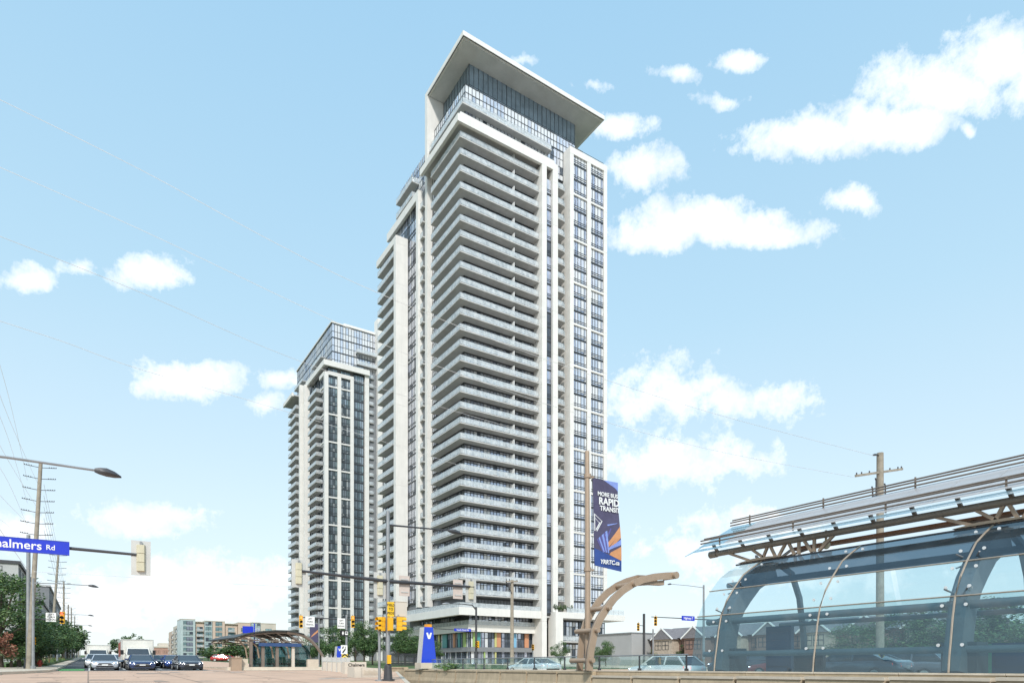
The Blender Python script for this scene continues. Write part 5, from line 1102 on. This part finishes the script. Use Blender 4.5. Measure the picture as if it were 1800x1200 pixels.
for k in range(3):
    b = MB(); z = -.36 + k * .26; b.prism([(-.025, .17, z), (-.025, -.17, z + .14), (-.025, -.17, z + .26), (-.025, .17, z + .12)], (.004, 0, 0)); part(b, 'stripe', BLACK, t, world=False)
b = MB(); b.tube([(0, 0, -.4), (0, 0, -1.2)], .03, 6); part(b, 'post', STEEL, t, world=False)
# ---------------------------------------------------------------- vegetation
LEAF = [mat('leaf_mid', (.07, .135, .04), .6, vary=.4, scale=.7), mat('leaf_dark', (.04, .09, .03), .6, vary=.3, scale=.7), mat('leaf_light', (.14, .21, .07), .6, vary=.3, scale=.7)]
RLEAF = [mat('leaf_rust', (.22, .08, .045), .6, vary=.3, scale=.7), mat('leaf_rust_dark', (.12, .05, .03), .6, vary=.3), mat('leaf_rust_pale', (.30, .16, .10), .6, vary=.3)]
BARK = mat('bark', (.10, .08, .06), .9, vary=.25, scale=4, bump=.3)
def crown_mesh(seed, rx, ry, rz_, n, leaf, mats, clumps=26):
    rnd = random.Random(seed); b = MB(); cs = []
    while len(cs) < clumps:
        p = V3((rnd.uniform(-1, 1), rnd.uniform(-1, 1), rnd.uniform(-1, 1)))
        if .25 < p.length < 1: cs.append((V3((p.x * rx, p.y * ry, p.z * rz_)), rnd.uniform(.24, .46)))
    for i in range(n):
        c, r = rnd.choice(cs); d = V3((rnd.gauss(0, 1), rnd.gauss(0, 1), rnd.gauss(0, 1))).normalized() * (rnd.random() ** .45)
        p = c + V3((d.x * rx, d.y * ry, d.z * rz_ * .8)) * r
        a = V3((rnd.gauss(0, 1), rnd.gauss(0, 1), rnd.gauss(0, .7))).normalized(); u = a.cross(V3((rnd.gauss(0, 1), rnd.gauss(0, 1), rnd.gauss(0, 1)))).normalized()
        s = leaf * rnd.uniform(.6, 1.3); k = rnd.choices((0, 1, 2), (5, 3, 2))[0]
        b.face([p - a * s, p + u * s * .45, p + a * s, p - u * s * .45], k)
    return b.mesh('crown', mats, fix=False), cs
def tree_kit(seed, rx, rz_, trunk, n=6500, leaf=.145, mats=None, clumps=26):
    me, cs = crown_mesh(seed, rx, rx, rz_, n, leaf, mats or LEAF, clumps); rnd = random.Random(seed); b = MB(); top = trunk + rz_
    b.tube([(0, 0, -.2), (.05, .02, trunk * .6), (0, .05, trunk), (.08, 0, top)], [.035 * top, .028 * top, .022 * top, .006 * top], 8)
    for c, r in cs[:12]: b.tube([(0, .03, trunk * .75 + rnd.random() * rz_ * .6), (c.x * .5, c.y * .5, top + c.z * .8 - rz_ * .15), (c.x, c.y, top + c.z)], [.014 * top, .009 * top, .004 * top], 5)
    return me, b.mesh('trunk', BARK, True), top
KITS = [tree_kit(11, 3.2, 3.6, 2.2), tree_kit(12, 2.6, 3.4, 2.0), tree_kit(13, 3.6, 3.2, 1.8, 7500), tree_kit(14, 2.2, 2.3, 1.6, 4500, .115)]
RUSTK = tree_kit(15, 1.5, 1.5, .3, 1500, .14, RLEAF, 16); FARK = tree_kit(16, 3.0, 3.2, 1.6, 1500, .32)
def tree(kit, x, y, label, s=1.0, sz=None, group=None, rz=None, name='tree'):
    me, tr, top = kit; t = thing(name, label, 'tree' if name == 'tree' else 'shrub', (x, y, gz(y)), random.uniform(0, 6) if rz is None else rz, group); t.scale = (s, s, sz or s)
    link('crown', me, t, (0, 0, top)); link('trunk', tr, t); return t
def tp(px, y): a, b_ = ray(px); return a * y / b_
# left pavement
g_ = 'trees along the left pavement'
tree(KITS[0], tp(2, 66), 66, 'biggest dark green tree at the left edge behind the rust-coloured bush', 1.1, .80, g_)
tree(KITS[2], tp(33, 72), 72, 'broad green tree left of the nearest utility pole', .85, .52, g_)
tree(KITS[1], tp(-25, 70), 70, 'dark tree cut by the left edge of the picture', 1.1, .9, g_)
tree(KITS[3], tp(72, 78), 78, 'round green tree above the fire hydrant', 1.1, .72, g_)
tree(KITS[1], tp(86, 92), 92, 'mid green tree second in the row beyond the hydrant', .9, .62, g_)
tree(KITS[3], tp(99, 108), 108, 'green tree third in the row beyond the hydrant', 1.2, .85, g_)
tree(KITS[1], tp(110, 135), 135, 'green tree fourth in the row, below the far lamps', .95, .65, g_)
tree(FARK, tp(117, 165), 165, 'small looking tree fifth in the row along the left kerb', 1.1, 1.0, g_); tree(FARK, tp(123, 205), 205, 'bluish far tree at the end of the left row', 1.2, 1.1, g_); tree(FARK, tp(128, 260), 260, 'farthest tree of the left row by the vanishing point', 1.3, 1.2, g_)
tree(RUSTK, tp(-9, 60), 60, 'rust-red bush at the left edge', .8, .9, name='shrub')
for px, y, s, lab in ((20, 66, .9, 'low dark bush under the broad tree at left'), (64, 70, .8, 'low green bush behind the red hydrant'), (36, 69, 1.0, 'dense dark bush left of the left signal pole')): tree(KITS[3], tp(px, y), y, lab, s, s * .55, name='shrub')
b = MB(); rnd = random.Random(3)
for i in range(1400):
    x, y = rnd.uniform(-6.1, -3.3), rnd.uniform(74, 150); z = gz(y) + .35; a = rnd.uniform(0, 6); h = rnd.uniform(.15, .5); b.face([(x, y, z), (x + .12 * cos(a), y + .12 * sin(a), z), (x + rnd.uniform(-.15, .15), y, z + h)], rnd.choices((0, 1, 2), (4, 2, 2))[0])
o = link('ornamental_grass', b.mesh('ornamental_grass', [LEAF[2], mat('reddish_grass', (.24, .13, .06), .8, vary=.3), LEAF[0]], fix=False)); o['kind'] = 'stuff'
# behind the trucks and the far apartment block
tree(FARK, tp(213, 300), 300, 'tree showing left of the big box truck', 1.3, 1.05); tree(FARK, tp(236, 330), 330, 'tree top showing above the big box truck', 1.2, 1.3)
g2 = 'trees before the far apartment block'
for px, y, s, lab in ((366, 170, 1.2, 'small tree left before the far apartment block'), (385, 165, 1.5, 'round tree in the middle before the far apartment block'), (404, 160, 1.75, 'largest round tree before the far apartment block'), (425, 172, 1.4, 'tree just behind the left end of the distant bus shelter'), (446, 180, 1.3, 'tree partly hidden by the distant bus shelter roof')): tree(FARK, tp(px, y), y, lab, s * .62, s * .33, g2)
# in front of the towers
g3 = 'trees at the foot of the towers'
for px, y, s, lab in ((563, 96, 1.15, 'tree right of the distant bus shelter roof'), (585, 100, 1.2, 'tree left of the small blue route marker'), (604, 98, 1.05, 'tree behind the right amber signal mast'), (640, 92, 1.35, 'tall green tree left of the middle signal pole'), (655, 97, 1.2, 'tree right behind the middle signal pole'), (712, 92, 1.25, 'green tree between the middle pole and the blue route marker'), (728, 99, 1.3, 'tree touching the left side of the blue route marker'), (700, 100, 1.1, 'smaller tree behind the sideways yellow signals'), (625, 104, 1.15, 'tree in front of the dark foot of the shorter tower'), (762, 100, .8, 'small tree right behind the blue route marker')): tree(KITS[int(px) % 3], tp(px, y), y, lab, s * .66, s * .52, g3)
# green bush growing behind the barrier
me, _ = crown_mesh(21, 1.0, .8, .55, 900, .09, [LEAF[2], LEAF[0], mat('leaf_fresh', (.14, .26, .06), .6, vary=.3)], 20)
t = thing('shrub', 'fresh green bush growing over the barrier right of the blue route marker', 'shrub', (22.0, yx(785, 22.0), .9)); link('foliage', me, t, (0, 0, .25)); t.scale = (.75, 1.6, .75)
b = MB()
for i in range(14): a = i * 2.4; b.tube([(.1 * cos(a), .1 * sin(a), -.2), (.35 * cos(a), .35 * sin(a), .6), (.5 * cos(a), .5 * sin(a), 1.2 + .1 * (i % 4))], [.012, .008, .003], 4)
part(b, 'stem', mat('green_stem', (.10, .16, .05), .7), t, world=False)
for px, y, lab in ((1065, 78, 'green shrub left of the light grey building'), (1055, 74, 'low flowering shrub seen beside the arch foot'), (985, 80, 'green shrub behind the railing left of the banner pole'), (1160, 82, 'small green tree before the townhouses, right of the thin post'), (1195, 78, 'green shrub before the townhouses left of the station')): tree(KITS[3], tp(px, y), y, lab, .7, .6, 'shrubs beyond the highway', name='shrub')
# podium roof plants
for k in range(5): o = tree(KITS[3], 81.6 + k * 1.0, 108.7, '%s of five tiny green plants on the podium roof edge' % ('leftmost', 'second from left', 'middle', 'second from right', 'rightmost')[k], .28, .26, 'plants on the podium roof', name='shrub'); o.location.z = 12.45
# beyond the station
g4 = 'trees beyond the station'
for px, y, s, lab in ((1500, 36, .8, 'pale green tree seen through the middle of the station glass'), (1590, 33, 1.0, 'bushy tree seen through the glass left of the nearest big rib'), (1645, 30, 1.15, 'tree seen through the glass right behind the nearest big rib'), (1735, 27, 1.25, 'tall tree seen through the glass right of the nearest big rib'), (1790, 24, 1.3, 'tree filling the glass at the right edge'), (1850, 22, 1.2, 'tree just cut off by the right edge')): tree(KITS[int(px) % 3], tp(px, y), y, lab, s * 1.0, s * .62, g4)
# cut grass on the left lawn
b = MB(); rnd = random.Random(9)
for i in range(5000):
    x, y = rnd.uniform(-26, -6.5), rnd.uniform(66.2, 80); z = gz(y) - .02; b.face([(x, y, z), (x + .06, y + .02, z), (x + rnd.uniform(-.05, .1), y, z + rnd.uniform(.1, .22))], rnd.choices((0, 1), (3, 1))[0])
o = link('grass', b.mesh('grass', [mat('lawn_blade', (.10, .22, .03), .7, vary=.3), LEAF[0]], fix=False)); o['kind'] = 'stuff'
